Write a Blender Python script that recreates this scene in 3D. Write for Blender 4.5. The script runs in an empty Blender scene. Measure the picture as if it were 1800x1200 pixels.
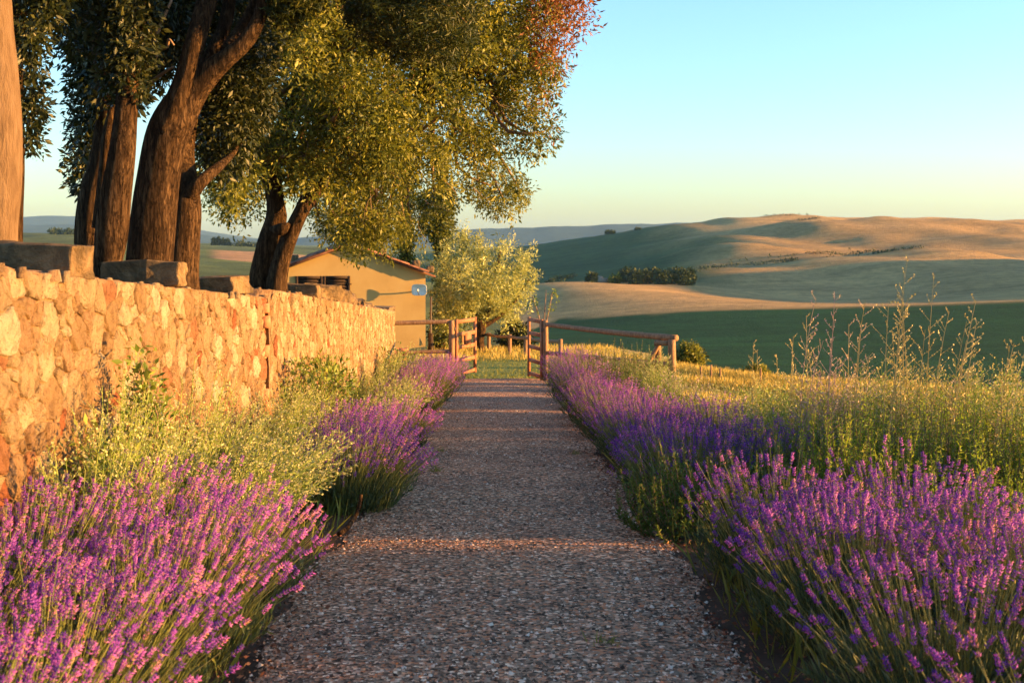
import bpy, bmesh, math, random
import numpy as np
from math import sin, cos, pi, radians, sqrt, exp, atan2

rng = np.random.default_rng(7)
random.seed(7)
sc = bpy.context.scene
C = sc.collection

# ------------------------------------------------------------------ camera
F = 2200.0                      # focal length in pixels of an 1800 px wide frame
HOR = 420.0                     # row of the true horizon
CAMZ = 1.5
cam_d = bpy.data.cameras.new('camera')
cam = bpy.data.objects.new('camera', cam_d)
C.objects.link(cam)
cam.location = (0, 0, CAMZ)
cam.rotation_euler = (radians(90), 0, 0)
cam_d.sensor_width = 36.0
cam_d.lens = F / 1800.0 * 36.0
cam_d.shift_y = -(600.0 - HOR) / 1800.0
cam_d.clip_start = 0.05
cam_d.clip_end = 40000.0
cam_d.dof.use_dof = True
cam_d.dof.focus_distance = 12.0
cam_d.dof.aperture_fstop = 5.6
sc.camera = cam

# ------------------------------------------------------------------ sky, sun, exposure
SUN_EL = 6.5
SUN_AZ = 95.5                   # degrees clockwise from +Y (straight ahead)
world = bpy.data.worlds.new('World')
sc.world = world
world.use_nodes = True
wn = world.node_tree.nodes
wl = world.node_tree.links
wn.clear()
sky_n = wn.new('ShaderNodeTexSky')
sky_n.sky_type = 'NISHITA'
sky_n.sun_disc = False
sky_n.sun_elevation = radians(SUN_EL)
sky_n.sun_rotation = radians(SUN_AZ)
sky_n.altitude = 300
sky_n.air_density = 1.05
sky_n.dust_density = 1.0
sky_n.ozone_density = 3.2
bg = wn.new('ShaderNodeBackground')
bg.inputs['Strength'].default_value = 0.125
wo = wn.new('ShaderNodeOutputWorld')
wl.new(sky_n.outputs[0], bg.inputs[0])
wl.new(bg.outputs[0], wo.inputs[0])

sun_d = bpy.data.lights.new('sun', 'SUN')
sun_d.energy = 5.0
sun_d.angle = radians(0.5)
sun_d.color = (1.0, 0.50, 0.135)
sun = bpy.data.objects.new('sun', sun_d)
C.objects.link(sun)
from mathutils import Vector, Matrix
_az, _el = radians(SUN_AZ), radians(SUN_EL)
to_sun = Vector((sin(_az) * cos(_el), cos(_az) * cos(_el), sin(_el)))
sun.rotation_euler = to_sun.to_track_quat('Z', 'Y').to_euler()
sun.location = (60, 0, 30)

vs = sc.view_settings
vs.view_transform = 'Standard'
vs.look = 'None'
vs.exposure = 2.2
vs.gamma = 1.0
vs.use_curve_mapping = False
sc.render.engine = 'CYCLES'
sc.cycles.use_denoising = True
sc.cycles.max_bounces = 8
sc.cycles.diffuse_bounces = 3
sc.cycles.transparent_max_bounces = 8
sc.cycles.volume_bounces = 1

# ------------------------------------------------------------------ helpers
def W(px, py, d):
    """point seen at a pixel of the 1800x1200 frame, d metres ahead"""
    return np.array([(px - 900.0) / F * d, d, CAMZ + (HOR - py) / F * d])

def axis_x(y):                  # centre line of the path
    return -0.0068 * y

def ground_z(y):
    return -0.0618 * y

def smooth(a, b, x):
    t = np.clip((np.asarray(x, float) - a) / (b - a), 0, 1)
    return t * t * (3 - 2 * t)

def set_props(o, label=None, category=None, group=None, kind=None):
    if label: o['label'] = label
    if category: o['category'] = category
    if group: o['group'] = group
    if kind: o['kind'] = kind
    return o

def empty(name, loc=(0, 0, 0), rz=0.0, label=None, category=None, group=None):
    o = bpy.data.objects.new(name, None)
    o.empty_display_size = 0.2
    C.objects.link(o)
    o.location = loc
    o.rotation_euler = (0, 0, rz)
    return set_props(o, label, category, group)

def mesh_data(name, V, Fs, mat, smoothed=False, attrs=None, cattrs=None):
    V = np.ascontiguousarray(V, dtype=np.float32)
    if not isinstance(Fs, (list, tuple)) or (len(Fs) and np.isscalar(Fs[0])):
        Fs = [Fs]
    if isinstance(Fs, np.ndarray):
        Fs = [Fs]
    me = bpy.data.meshes.new(name)
    me.vertices.add(len(V))
    me.vertices.foreach_set('co', V.ravel())
    loops, starts, n = [], [], 0
    for f in Fs:
        f = np.asarray(f, dtype=np.int32)
        if f.size == 0: continue
        if f.ndim == 1: f = f[None, :]
        loops.append(f.ravel())
        starts.append(n + np.arange(len(f), dtype=np.int32) * f.shape[1])
        n += f.size
    loops = np.concatenate(loops); starts = np.concatenate(starts)
    me.loops.add(len(loops)); me.loops.foreach_set('vertex_index', loops)
    me.polygons.add(len(starts)); me.polygons.foreach_set('loop_start', starts)
    me.update(calc_edges=True)
    if smoothed:
        me.polygons.foreach_set('use_smooth', np.ones(len(starts), dtype=bool))
    for k, a in (attrs or {}).items():
        at = me.attributes.new(k, 'FLOAT', 'POINT')
        at.data.foreach_set('value', np.ascontiguousarray(a, dtype=np.float32))
    for k, a in (cattrs or {}).items():
        at = me.attributes.new(k, 'FLOAT_COLOR', 'POINT')
        a = np.asarray(a, dtype=np.float32)
        if a.shape[1] == 3: a = np.hstack([a, np.ones((len(a), 1), np.float32)])
        at.data.foreach_set('color', np.ascontiguousarray(a).ravel())
    if mat: me.materials.append(mat)
    me.validate()
    return me

def mesh(name, V, Fs, mat, parent=None, smoothed=False, attrs=None, cattrs=None, **props):
    me = mesh_data(name, V, Fs, mat, smoothed, attrs, cattrs)
    o = bpy.data.objects.new(name, me)
    C.objects.link(o)
    if parent: o.parent = parent
    return set_props(o, **props)

def norm(v):
    v = np.asarray(v, float)
    return v / np.maximum(np.linalg.norm(v, axis=-1, keepdims=True), 1e-9)

def frames(D, roll=None):
    """rotation matrices whose Z column follows D"""
    D = norm(D); n = len(D)
    up = np.tile([0.0, 0.0, 1.0], (n, 1))
    up[np.abs(D[:, 2]) > 0.98] = [1.0, 0, 0]
    X = norm(np.cross(up, D)); Y = np.cross(D, X)
    if roll is None: roll = rng.uniform(0, 2 * pi, n)
    c, s = np.cos(roll)[:, None], np.sin(roll)[:, None]
    X2 = X * c + Y * s; Y2 = -X * s + Y * c
    return np.stack([X2, Y2, D], axis=2)

def merge(tv, tfs, R, T, S=None):
    """copies of a template merged into one vertex array and face arrays"""
    n, k = len(T), len(tv)
    tv = np.asarray(tv, float)
    if S is not None:
        S = np.asarray(S, float)
        if S.ndim == 1: S = S[:, None]
        base = tv[None] * S[:, None, :]
    else:
        base = np.broadcast_to(tv[None], (n, k, 3))
    V = np.einsum('nij,nkj->nki', R, base) + np.asarray(T)[:, None, :]
    off = (np.arange(n) * k)[:, None, None]
    out = [(np.asarray(f)[None] + off).reshape(-1, np.asarray(f).shape[1]) for f in tfs]
    return V.reshape(-1, 3), out

class Bag:
    """collects pieces of geometry for one mesh"""
    def __init__(s): s.V, s.F3, s.F4, s.A, s.n = [], [], [], [], 0
    def add(s, V, Fs, a=0.0):
        V = np.asarray(V, float)
        for f in Fs:
            f = np.asarray(f, dtype=np.int64)
            if f.size == 0: continue
            (s.F3 if f.shape[1] == 3 else s.F4).append(f + s.n)
        s.V.append(V)
        s.A.append(np.broadcast_to(np.asarray(a, float), (len(V),)) if np.ndim(a) == 0 else np.asarray(a, float))
        s.n += len(V)
    def build(s, name, mat, parent=None, smoothed=False, **props):
        Fs = []
        if s.F3: Fs.append(np.concatenate(s.F3))
        if s.F4: Fs.append(np.concatenate(s.F4))
        return mesh(name, np.concatenate(s.V), Fs, mat, parent, smoothed, attrs={'rnd': np.concatenate(s.A)}, **props)

BOX_F = np.array([[0, 3, 2, 1], [4, 5, 6, 7], [0, 1, 5, 4], [1, 2, 6, 5], [2, 3, 7, 6], [3, 0, 4, 7]])
def box(x0, x1, y0, y1, z0, z1):
    V = np.array([[x0, y0, z0], [x1, y0, z0], [x1, y1, z0], [x0, y1, z0],
                  [x0, y0, z1], [x1, y0, z1], [x1, y1, z1], [x0, y1, z1]], float)
    return V, [BOX_F]

def wobble(P, amp, freq, seed):
    """smooth pseudo-noise from sines, one value per point"""
    r = np.random.default_rng(seed)
    out = np.zeros(len(P))
    for k in range(7):
        d = norm(r.normal(size=3)) * freq * (1.7 ** (k * 0.55))
        out += np.sin(P @ d + r.uniform(0, 2 * pi)) / (1.35 ** k)
    return out * amp / 2.2

def tube(P, R, sides=10, rough=0.0, freq=6.0, seed=1, cap=True, lobes=0.0):
    """tapered tube along a polyline (Catmull-like resample must be done before)"""
    P = np.asarray(P, float); R = np.asarray(R, float); n = len(P)
    T = norm(np.gradient(P, axis=0))
    ref = np.array([1.0, 0.0, 0.0]) if abs(T[0][0]) < 0.9 else np.array([0.0, 1.0, 0.0])
    U = np.zeros_like(P)
    u = ref
    for i in range(n):
        u = u - T[i] * np.dot(u, T[i]); u = u / np.linalg.norm(u); U[i] = u
    B = np.cross(T, U)
    a = np.linspace(0, 2 * pi, sides, endpoint=False)
    ring = np.cos(a)[None, :, None] * U[:, None, :] + np.sin(a)[None, :, None] * B[:, None, :]
    rad = np.repeat(R[:, None], sides, 1)
    if lobes:
        r = np.random.default_rng(seed + 5)
        L = np.linspace(0, 1, n)[:, None]
        for k in (3, 5, 8):
            rad = rad * (1 + lobes / (k ** 0.5) * np.sin(k * a[None, :] + r.uniform(0, 6) + L * r.uniform(-4, 4)))
    V = P[:, None, :] + ring * rad[:, :, None]
    V = V.reshape(-1, 3)
    if rough:
        nrm = ring.reshape(-1, 3)
        V = V + nrm * (wobble(V * np.array([1, 1, 0.45]), rough, freq, seed) * rad.reshape(-1))[:, None]
    i = np.arange(n - 1)[:, None] * sides; j = np.arange(sides)[None, :]; jn = (j + 1) % sides
    Fq = np.stack([i + j, i + jn, i + sides + jn, i + sides + j], -1).reshape(-1, 4)
    Fs = [Fq]
    if cap:
        V = np.vstack([V, P[0], P[-1]])
        c0, c1 = n * sides, n * sides + 1
        jj = np.arange(sides); jn = (jj + 1) % sides
        Fs.append(np.vstack([np.stack([jn, jj, np.full(sides, c0)], 1),
                             np.stack([(n - 1) * sides + jj, (n - 1) * sides + jn, np.full(sides, c1)], 1)]))
    return V, Fs

def spline(P, n):
    """Catmull-Rom through control rows (any number of columns)"""
    P = np.asarray(P, float); m = len(P)
    if m < 3:
        t = np.linspace(0, 1, n)[:, None]; return P[0] * (1 - t) + P[-1] * t
    Q = np.vstack([2 * P[0] - P[1], P, 2 * P[-1] - P[-2]])
    t = np.linspace(0, m - 1 - 1e-6, n); i = t.astype(int); f = (t - i)[:, None]
    a, b, c, d = Q[i], Q[i + 1], Q[i + 2], Q[i + 3]
    return 0.5 * (2 * b + (c - a) * f + (2 * a - 5 * b + 4 * c - d) * f ** 2 + (3 * b - a - 3 * c + d) * f ** 3)

# ------------------------------------------------------------------ materials
def new_mat(name):
    m = bpy.data.materials.new(name)
    m.use_nodes = True
    nt = m.node_tree
    nt.nodes.clear()
    out = nt.nodes.new('ShaderNodeOutputMaterial')
    return m, nt, out

def ramp(nt, stops, interp='LINEAR'):
    r = nt.nodes.new('ShaderNodeValToRGB')
    cr = r.color_ramp
    cr.interpolation = interp
    while len(cr.elements) < len(stops): cr.elements.new(0.5)
    for e, (p, c) in zip(cr.elements, stops):
        e.position = p; e.color = (c[0], c[1], c[2], 1)
    return r

def noise_n(nt, scale, detail=5, rough=0.6, vec=None, dist=0.0):
    n = nt.nodes.new('ShaderNodeTexNoise')
    n.inputs['Scale'].default_value = scale
    n.inputs['Detail'].default_value = detail
    n.inputs['Roughness'].default_value = rough
    n.inputs['Distortion'].default_value = dist
    if vec is not None: nt.links.new(vec, n.inputs['Vector'])
    return n

def obj_coords(nt, scale=(1, 1, 1), out='Object'):
    tc = nt.nodes.new('ShaderNodeTexCoord')
    mp = nt.nodes.new('ShaderNodeMapping')
    mp.inputs['Scale'].default_value = scale
    nt.links.new(tc.outputs[out], mp.inputs['Vector'])
    return mp.outputs['Vector']

def mixc(nt, a, b, fac, mode='MIX'):
    m = nt.nodes.new('ShaderNodeMix')
    m.data_type = 'RGBA'; m.blend_type = mode
    for sock, v in ((m.inputs['Factor'], fac), (m.inputs['A'], a), (m.inputs['B'], b)):
        if isinstance(v, (int, float)): sock.default_value = v
        elif isinstance(v, tuple): sock.default_value = (v[0], v[1], v[2], 1)
        else: nt.links.new(v, sock)
    return m.outputs['Result']

def bump_n(nt, height, strength=0.5, dist=0.01, normal=None):
    b = nt.nodes.new('ShaderNodeBump')
    b.inputs['Strength'].default_value = strength
    b.inputs['Distance'].default_value = dist
    nt.links.new(height, b.inputs['Height'])
    if normal is not None: nt.links.new(normal, b.inputs['Normal'])
    return b.outputs['Normal']

def principled(nt, out, color, rough=0.8, normal=None, spec=0.3, metal=0.0):
    p = nt.nodes.new('ShaderNodeBsdfPrincipled')
    if isinstance(color, tuple): p.inputs['Base Color'].default_value = (*color[:3], 1)
    else: nt.links.new(color, p.inputs['Base Color'])
    if isinstance(rough, (int, float)): p.inputs['Roughness'].default_value = rough
    else: nt.links.new(rough, p.inputs['Roughness'])
    p.inputs['Specular IOR Level'].default_value = spec
    p.inputs['Metallic'].default_value = metal
    if normal is not None: nt.links.new(normal, p.inputs['Normal'])
    if out is not None: nt.links.new(p.outputs[0], out.inputs['Surface'])
    return p

def attr_fac(nt, name):
    a = nt.nodes.new('ShaderNodeAttribute'); a.attribute_name = name
    return a

def leaf_mat(name, stops, trans=0.35, rough=0.5, spec=0.3, tcol=None):
    m, nt, out = new_mat(name)
    a = attr_fac(nt, 'rnd')
    r = ramp(nt, stops); nt.links.new(a.outputs['Fac'], r.inputs[0])
    p = principled(nt, None, r.outputs[0], rough, spec=spec)
    t = nt.nodes.new('ShaderNodeBsdfTranslucent')
    tc = mixc(nt, r.outputs[0], tcol or (1.0, 0.95, 0.45), 1.0, 'MULTIPLY')
    nt.links.new(tc, t.inputs['Color'])
    mx = nt.nodes.new('ShaderNodeMixShader'); mx.inputs[0].default_value = trans
    nt.links.new(p.outputs[0], mx.inputs[1]); nt.links.new(t.outputs[0], mx.inputs[2])
    nt.links.new(mx.outputs[0], out.inputs['Surface'])
    return m

def noise_mat(name, stops, scale=8.0, detail=6, stretch=(1, 1, 1), rough=0.85, bump=0.4, bdist=0.01, bscale=None,
              var=None, spec=0.25, dist=0.0):
    """colour from a noise ramp, optional multiplier by the 'rnd' attribute, bump"""
    m, nt, out = new_mat(name)
    v = obj_coords(nt, stretch)
    n = noise_n(nt, scale, detail, 0.62, v, dist)
    r = ramp(nt, stops); nt.links.new(n.outputs['Fac'], r.inputs[0])
    col = r.outputs[0]
    if var:
        a = attr_fac(nt, 'rnd'); rr = ramp(nt, var)
        nt.links.new(a.outputs['Fac'], rr.inputs[0])
        col = mixc(nt, col, rr.outputs[0], 1.0, 'MULTIPLY')
    nrm = None
    if bump:
        n2 = noise_n(nt, bscale or scale * 3, 6, 0.65, v)
        nrm = bump_n(nt, n2.outputs['Fac'], bump, bdist)
    principled(nt, out, col, rough, nrm, spec)
    return m
# ------------------------------------------------------------------ the setting
# dried stubble and crops stand upright, so their fine relief is strong
def field_mat(name, fine=3.0, bstr=1.0, bdist=0.5, var=0.35, patch=0.02, stretch=(1, 1, 1), lean=0.0):
    m, nt, out = new_mat(name)
    a = nt.nodes.new('ShaderNodeAttribute'); a.attribute_name = 'field'
    v = obj_coords(nt, stretch)
    n1 = noise_n(nt, patch, 6, 0.65, v)
    r1 = ramp(nt, [(0.25, (1 - var,) * 3), (0.75, (1 + var,) * 3)]); nt.links.new(n1.outputs['Fac'], r1.inputs[0])
    n2 = noise_n(nt, fine * 0.25, 6, 0.7, v)
    r2 = ramp(nt, [(0.3, (0.72, 0.74, 0.72)), (0.7, (1.25, 1.22, 1.2))]); nt.links.new(n2.outputs['Fac'], r2.inputs[0])
    c = mixc(nt, a.outputs['Color'], r1.outputs[0], 1.0, 'MULTIPLY')
    c = mixc(nt, c, r2.outputs[0], 1.0, 'MULTIPLY')
    v5 = obj_coords(nt, (0.25, 1.6, 1.0)); n5 = noise_n(nt, patch * 2.2, 5, 0.6, v5, 0.3)
    r5 = ramp(nt, [(0.35, (0.62, 0.66, 0.64)), (0.5, (1, 1, 1)), (0.68, (1.28, 1.25, 1.2))]); nt.links.new(n5.outputs['Fac'], r5.inputs[0])
    c = mixc(nt, c, r5.outputs[0], 0.5, 'MULTIPLY')
    n3 = noise_n(nt, fine, 5, 0.7, v)
    nrm = bump_n(nt, n3.outputs['Fac'], bstr, bdist)
    p = principled(nt, out, c, 0.95, nrm, 0.08)
    if lean:
        p.inputs['Sheen Weight'].default_value = lean; p.inputs['Sheen Roughness'].default_value = 0.5
        nt.links.new(c, p.inputs['Sheen Tint'])
    return m

def wall_top(y):
    y = np.asarray(y, float)
    return np.where(y < 13.6, 1.355 - 0.0684 * (y - 6.4), 0.955 - 0.0735 * (y - 13.6))

_cy = np.array([-30, 5, 14, 20.7, 33, 45, 60, 100.])
_cx = np.array([15, 14, 11, 8.5, 4.35, 4.4, 4.4, 2.])
def drop(d, s=0.36, w=3.0):
    d = np.maximum(d, 0)
    return np.where(d < w, s * d * d / (2 * w), s * (d - w / 2))

def near_z(x, y):
    x = np.asarray(x, float); y = np.asarray(y, float)
    base = ground_z(y)
    wx = -2.62 + axis_x(y)
    terr = wall_top(np.clip(y, -20, 29.5)) - 0.03 - 0.0684 * np.maximum(y - 29.5, 0)
    k = smooth(0.10, 0.24, wx - x) * (1 - smooth(29.3, 33, y))
    z = base * (1 - k) + terr * k
    P = np.stack([x, y, np.zeros_like(x)], -1).reshape(-1, 3)
    u = wobble(P, 0.05, 0.5, 11).reshape(x.shape)
    z = z + u * np.maximum(smooth(2.6, 4.0, x), np.maximum(smooth(33, 38, y), smooth(-3.4, -4.5, x)))
    z = z - drop(x - np.interp(y, _cy, _cx)) - drop(y - 60, 0.3, 8) - drop(-13 - x, 0.3, 6)
    return z

xs = np.concatenate([np.arange(-46, -4, 0.7), np.arange(-4, -2.5, 0.06), np.arange(-2.5, 12, 0.3), np.arange(12, 45, 0.8)])
ys = np.concatenate([np.arange(-25, 40, 0.5), np.arange(40, 110, 0.8)])
X, Y = np.meshgrid(xs, ys)
Z = near_z(X, Y)
V = np.stack([X, Y, Z], -1).reshape(-1, 3)
ny, nx = X.shape
def grid_faces(ny, nx):
    i = np.arange(ny - 1)[:, None] * nx; j = np.arange(nx - 1)[None, :]
    return np.stack([i + j, i + j + 1, i + nx + j + 1, i + nx + j], -1).reshape(-1, 4)
soil = np.array([0.085, 0.055, 0.036]); meadow = np.array([0.34, 0.26, 0.085]); lawn = np.array([0.17, 0.19, 0.045]); dirt = np.array([0.16, 0.11, 0.06])
xr, yr = V[:, 0], V[:, 1]
wv = wobble(V, 0.5, 0.9, 3)
kb = smooth(2.5, 3.0, xr + 0.4 * wv)[:, None]
col = soil * (1 - kb) + meadow * kb
kl = smooth(29.6, 30.4, yr + 0.2 * wv)[:, None] * (1 - smooth(3.0, 4.2, xr + wv))[:, None]
col = col * (1 - kl) + lawn * kl
kt = (xr < -2.8)[:, None] * (1 - smooth(29.5, 31, yr))[:, None]
col = col * (1 - kt) + dirt * kt
M_ground = field_mat('earth_and_turf', fine=14, bstr=0.8, bdist=0.03, var=0.3, patch=0.6)
mesh('ground', V, grid_faces(ny, nx), M_ground, smoothed=True, cattrs={'field': col}, kind='structure')

# gravel path -------------------------------------------------------
def path_edge(y, s):
    e = 0.05 * np.sin(1.7 * y + s) + 0.03 * np.sin(4.3 * y + 2 * s) + 0.02 * np.sin(11 * y)
    return axis_x(y) + (1.06 + e if s > 0 else -1.10 + e)
py_ = np.arange(-4, 29.8, 0.06)
tt = np.linspace(0, 1, 40)
L = path_edge(py_, -1); R_ = path_edge(py_, 1)
PX = L[:, None] * (1 - tt) + R_[:, None] * tt
PY = np.repeat(py_[:, None], len(tt), 1)
pv = np.stack([PX, PY, ground_z(PY)], -1).reshape(-1, 3)
edge = np.minimum(tt, 1 - tt)[None, :] * np.ones_like(PX)
pv[:, 2] += 0.006 + np.abs(wobble(pv, 0.012, 2.2, 5)) * smooth(0, 0.12, edge).ravel() + 0.012 * smooth(0, 0.3, edge).ravel()
m, nt, out = new_mat('crushed_gravel')
v = obj_coords(nt)
vo = nt.nodes.new('ShaderNodeTexVoronoi'); vo.inputs['Scale'].default_value = 52; nt.links.new(v, vo.inputs['Vector'])
sep = nt.nodes.new('ShaderNodeSeparateColor'); nt.links.new(vo.outputs['Color'], sep.inputs[0])
r = ramp(nt, [(0.0, (0.040, 0.026, 0.014)), (0.3, (0.189, 0.118, 0.070)), (0.6, (0.429, 0.278, 0.172)), (0.83, (0.630, 0.234, 0.093)), (1.0, (1.059, 0.778, 0.522))])
nt.links.new(sep.outputs[0], r.inputs[0])
n1 = noise_n(nt, 1.3, 5, 0.6, v)
r1 = ramp(nt, [(0.3, (0.72, 0.70, 0.70)), (0.7, (1.12, 1.08, 1.02))]); nt.links.new(n1.outputs['Fac'], r1.inputs[0])
c = mixc(nt, r.outputs[0], r1.outputs[0], 1.0, 'MULTIPLY')
n2 = noise_n(nt, 150, 3, 0.7, v)
nb = bump_n(nt, vo.outputs['Distance'], 0.9, 0.012)
nb = bump_n(nt, n2.outputs['Fac'], 0.4, 0.006, nb)
principled(nt, out, c, 0.9, nb, 0.2)
M_gravel = m
path_o = mesh('gravel_path', pv, grid_faces(len(py_), len(tt)), M_gravel, smoothed=True, kind='structure')

def path_z(x, y):
    return ground_z(y) + 0.02

# loose pebbles lying on the path
octa_v = np.array([[1, 0, -0.4], [0, 1, -0.4], [-1, 0, -0.4], [0, -1, -0.4], [0.15, 0.1, 0.9]])
octa_f = np.array([[0, 1, 4], [1, 2, 4], [2, 3, 4], [3, 0, 4]])
n = 52000
yy = 4.6 + 25.0 * rng.random(n) ** 2.0
u = rng.random(n)
ex = rng.random(n)
u = np.where(ex < 0.25, np.where(rng.random(n) < 0.5, rng.beta(1, 9, n), 1 - rng.beta(1, 9, n)), u)
xx = path_edge(yy, -1) * (1 - u) + path_edge(yy, 1) * u + rng.normal(0, 0.03, n)
sz = np.clip(rng.lognormal(-4.95, 0.42, n), 0.0035, 0.02)
T = np.stack([xx, yy, ground_z(yy) + 0.016 + sz * 0.35 - 0.012 * (1 - smooth(0, 0.3, np.minimum(u, 1 - u)))], -1)
S = sz[:, None] * np.stack([rng.uniform(0.8, 1.4, n), rng.uniform(0.7, 1.2, n), rng.uniform(0.5, 0.9, n)], -1)
D = rng.normal(size=(n, 3)) * 0.28 + np.array([0, 0, 1.0])
V, Fs = merge(octa_v + rng.normal(0, 0.12, octa_v.shape), [octa_f], frames(D), T, S)
M_pebble = noise_mat('pebble_stone', [(0.3, (0.85, 0.85, 0.85)), (0.7, (1.1, 1.1, 1.1))], 60, 3, bump=0, rough=0.85,
                     var=[(0, (0.042, 0.026, 0.015)), (0.28, (0.186, 0.116, 0.070)), (0.6, (0.413, 0.280, 0.179)), (0.8, (0.577, 0.215, 0.086)), (0.92, (0.826, 0.615, 0.421)), (1, (0.826, 0.682, 0.512))])
mesh('loose_gravel', V, Fs, M_pebble, attrs={'rnd': np.repeat(rng.random(n), 5)}, kind='stuff',
     label='loose crushed gravel and grit covering the path', category='gravel')

# far land ----------------------------------------------------------
Yk = np.array([50, 100, 150, 200, 280, 380, 440, 500, 540, 600, 700, 800, 1000, 1200, 1400, 1800, 2600, 4200.])
tab = {
 -900: [900, 620, 560, 525, 480, 455, 448, 443, 440, 436, 430, 425, 420, 416, 412, 414, 418, 424],
    0: [900, 620, 560, 525, 485, 462, 452, 446, 443, 438, 432, 427, 421, 415, 410, 411, 416, 424],
  130: [900, 620, 560, 525, 487, 465, 456, 450, 447, 442, 436, 430, 423, 416, 411, 412, 417, 424],
  260: [900, 630, 570, 535, 500, 480, 472, 466, 463, 458, 452, 446, 438, 430, 424, 425, 427, 428],
  400: [900, 640, 580, 545, 508, 488, 481, 475, 472, 467, 460, 453, 443, 437, 434, 433, 433, 431],
  520: [900, 650, 600, 565, 525, 500, 490, 484, 480, 474, 466, 459, 449, 442, 437, 434, 433, 431],
  700: [900, 690, 640, 610, 575, 545, 535, 525, 520, 512, 500, 488, 468, 455, 448, 446, 442, 434],
  850: [900, 710, 660, 625, 600, 582, 566, 535, 522, 524, 514, 498, 474, 454, 441, 446, 444, 436],
  950: [900, 720, 668, 632, 603, 575, 550, 512, 503, 516, 506, 486, 457, 436, 427, 440, 444, 436],
 1050: [900, 725, 675, 638, 603, 563, 537, 506, 499, 507, 500, 478, 445, 421, 411, 432, 440, 436],
 1200: [900, 730, 680, 642, 600, 549, 528, 503, 494, 487, 474, 455, 424, 400, 387, 412, 432, 434],
 1350: [900, 735, 685, 645, 597, 543, 527, 505, 494, 480, 459, 438, 408, 388, 377, 400, 425, 430],
 1500: [900, 740, 690, 650, 594, 540, 525, 508, 496, 480, 455, 432, 405, 391, 383, 402, 425, 430],
 1650: [900, 745, 692, 652, 590, 534, 518, 500, 489, 473, 450, 429, 406, 393, 386, 404, 425, 430],
 1800: [900, 745, 695, 652, 587, 527, 512, 495, 484, 470, 449, 429, 409, 396, 389, 404, 425, 430],
 2100: [900, 745, 695, 650, 583, 520, 505, 490, 480, 466, 446, 430, 412, 400, 393, 405, 425, 430],
 3000: [900, 740, 690, 640, 575, 515, 500, 486, 476, 464, 446, 432, 416, 405, 398, 408, 425, 430]}
pk = np.array(sorted(tab)); tabm = np.array([tab[k] for k in pk], float)
fpx = np.arange(-900, 3001, 7.5)
fy = np.exp(np.linspace(np.log(50), np.log(4200), 200))
A = np.array([np.interp(np.log(fy), np.log(Yk), row) for row in tabm])           # (cols, ny)
G = np.array([np.interp(fpx, pk, A[:, j]) for j in range(len(fy))])               # (ny, npx)
def blur(a, k, axis):
    w = np.exp(-0.5 * (np.arange(-3 * k, 3 * k + 1) / k) ** 2); w /= w.sum()
    pad = [(0, 0), (0, 0)]; pad[axis] = (3 * k, 3 * k)
    ap = np.pad(a, pad, mode='edge')
    return np.apply_along_axis(lambda q: np.convolve(q, w, 'valid'), axis, ap)
G = blur(blur(G, 8, 1), 3, 0)
FY = np.repeat(fy[:, None], len(fpx), 1); FP = np.repeat(fpx[None, :], len(fy), 0)
FX = (FP - 900) / F * FY
FZ = CAMZ + (HOR - G) / F * FY
P3 = np.stack([FX, FY, np.zeros_like(FX)], -1).reshape(-1, 3)
und = wobble(P3, 1.0, 2 * pi / 190, 21).reshape(FX.shape) * 4.4 + wobble(P3, 1.0, 2 * pi / 60, 22).reshape(FX.shape) * 0.9
FZ += und * smooth(330, 700, FY) * smooth(930, 1150, FP) + 0.5 * und * smooth(330, 700, FY) * (1 - smooth(930, 1150, FP))
# knolls of the right hillside
for (kp, kY, sx, sy, am) in [(1040, 490, 60, 60, 6.5), (1390, 520, 50, 60, -7.0), (1650, 640, 45, 50, 9.0), (1880, 600, 60, 50, -6.0), (1290, 790, 42, 45, 9.0), (1480, 800, 60, 45, -6.0), (1500, 960, 75, 70, 9.0),
                             (1740, 980, 60, 60, 8.0), (1380, 1200, 90, 60, 3.0), (1640, 1060, 50, 70, -6.0)]:
    kx = (kp - 900) / F * kY
    FZ += am * np.exp(-0.5 * (((FX - kx) / sx) ** 2 + ((FY - kY) / sy) ** 2))
# unseen ridge out to the right, shaped so its shadow fills the valley
rz = np.interp(FY, [120, 250, 380, 440, 520, 580, 660], [30, 50, 50, 45, 41, 34, 0])
FZ += rz * np.exp(-0.5 * ((FX - 480) / 95) ** 2) * smooth(100, 160, FY)
FV = np.stack([FX, FY, FZ], -1).reshape(-1, 3)
crop = np.array([0.016, 0.070, 0.020]); straw = np.array([0.52, 0.335, 0.135]); pasture = np.array([0.065, 0.10, 0.035]); straw_dark = np.array([0.38, 0.25, 0.105])
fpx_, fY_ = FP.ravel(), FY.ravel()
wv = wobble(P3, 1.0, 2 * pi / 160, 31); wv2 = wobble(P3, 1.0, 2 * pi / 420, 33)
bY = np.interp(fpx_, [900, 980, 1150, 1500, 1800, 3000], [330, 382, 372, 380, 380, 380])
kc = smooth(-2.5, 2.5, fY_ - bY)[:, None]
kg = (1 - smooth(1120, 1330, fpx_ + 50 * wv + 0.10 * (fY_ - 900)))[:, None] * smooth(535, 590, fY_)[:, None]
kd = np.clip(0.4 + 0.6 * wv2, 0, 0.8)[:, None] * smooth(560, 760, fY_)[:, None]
cR = straw * (1 - kd) + straw_dark * kd  # darker straw mixed in by broad random patches
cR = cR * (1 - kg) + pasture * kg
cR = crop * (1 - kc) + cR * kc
kl = (1 - smooth(880, 930, fpx_))[:, None]
cL = np.array([0.10, 0.13, 0.045]) * (1 + 0.35 * wv[:, None])
tan_ = (smooth(360, 395, fpx_) * (1 - smooth(560, 640, fpx_)) * smooth(690, 740, fY_) * (1 - smooth(990, 1030, fY_)))[:, None]
cL = cL * (1 - tan_) + np.array([0.42, 0.25, 0.12]) * tan_
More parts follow.
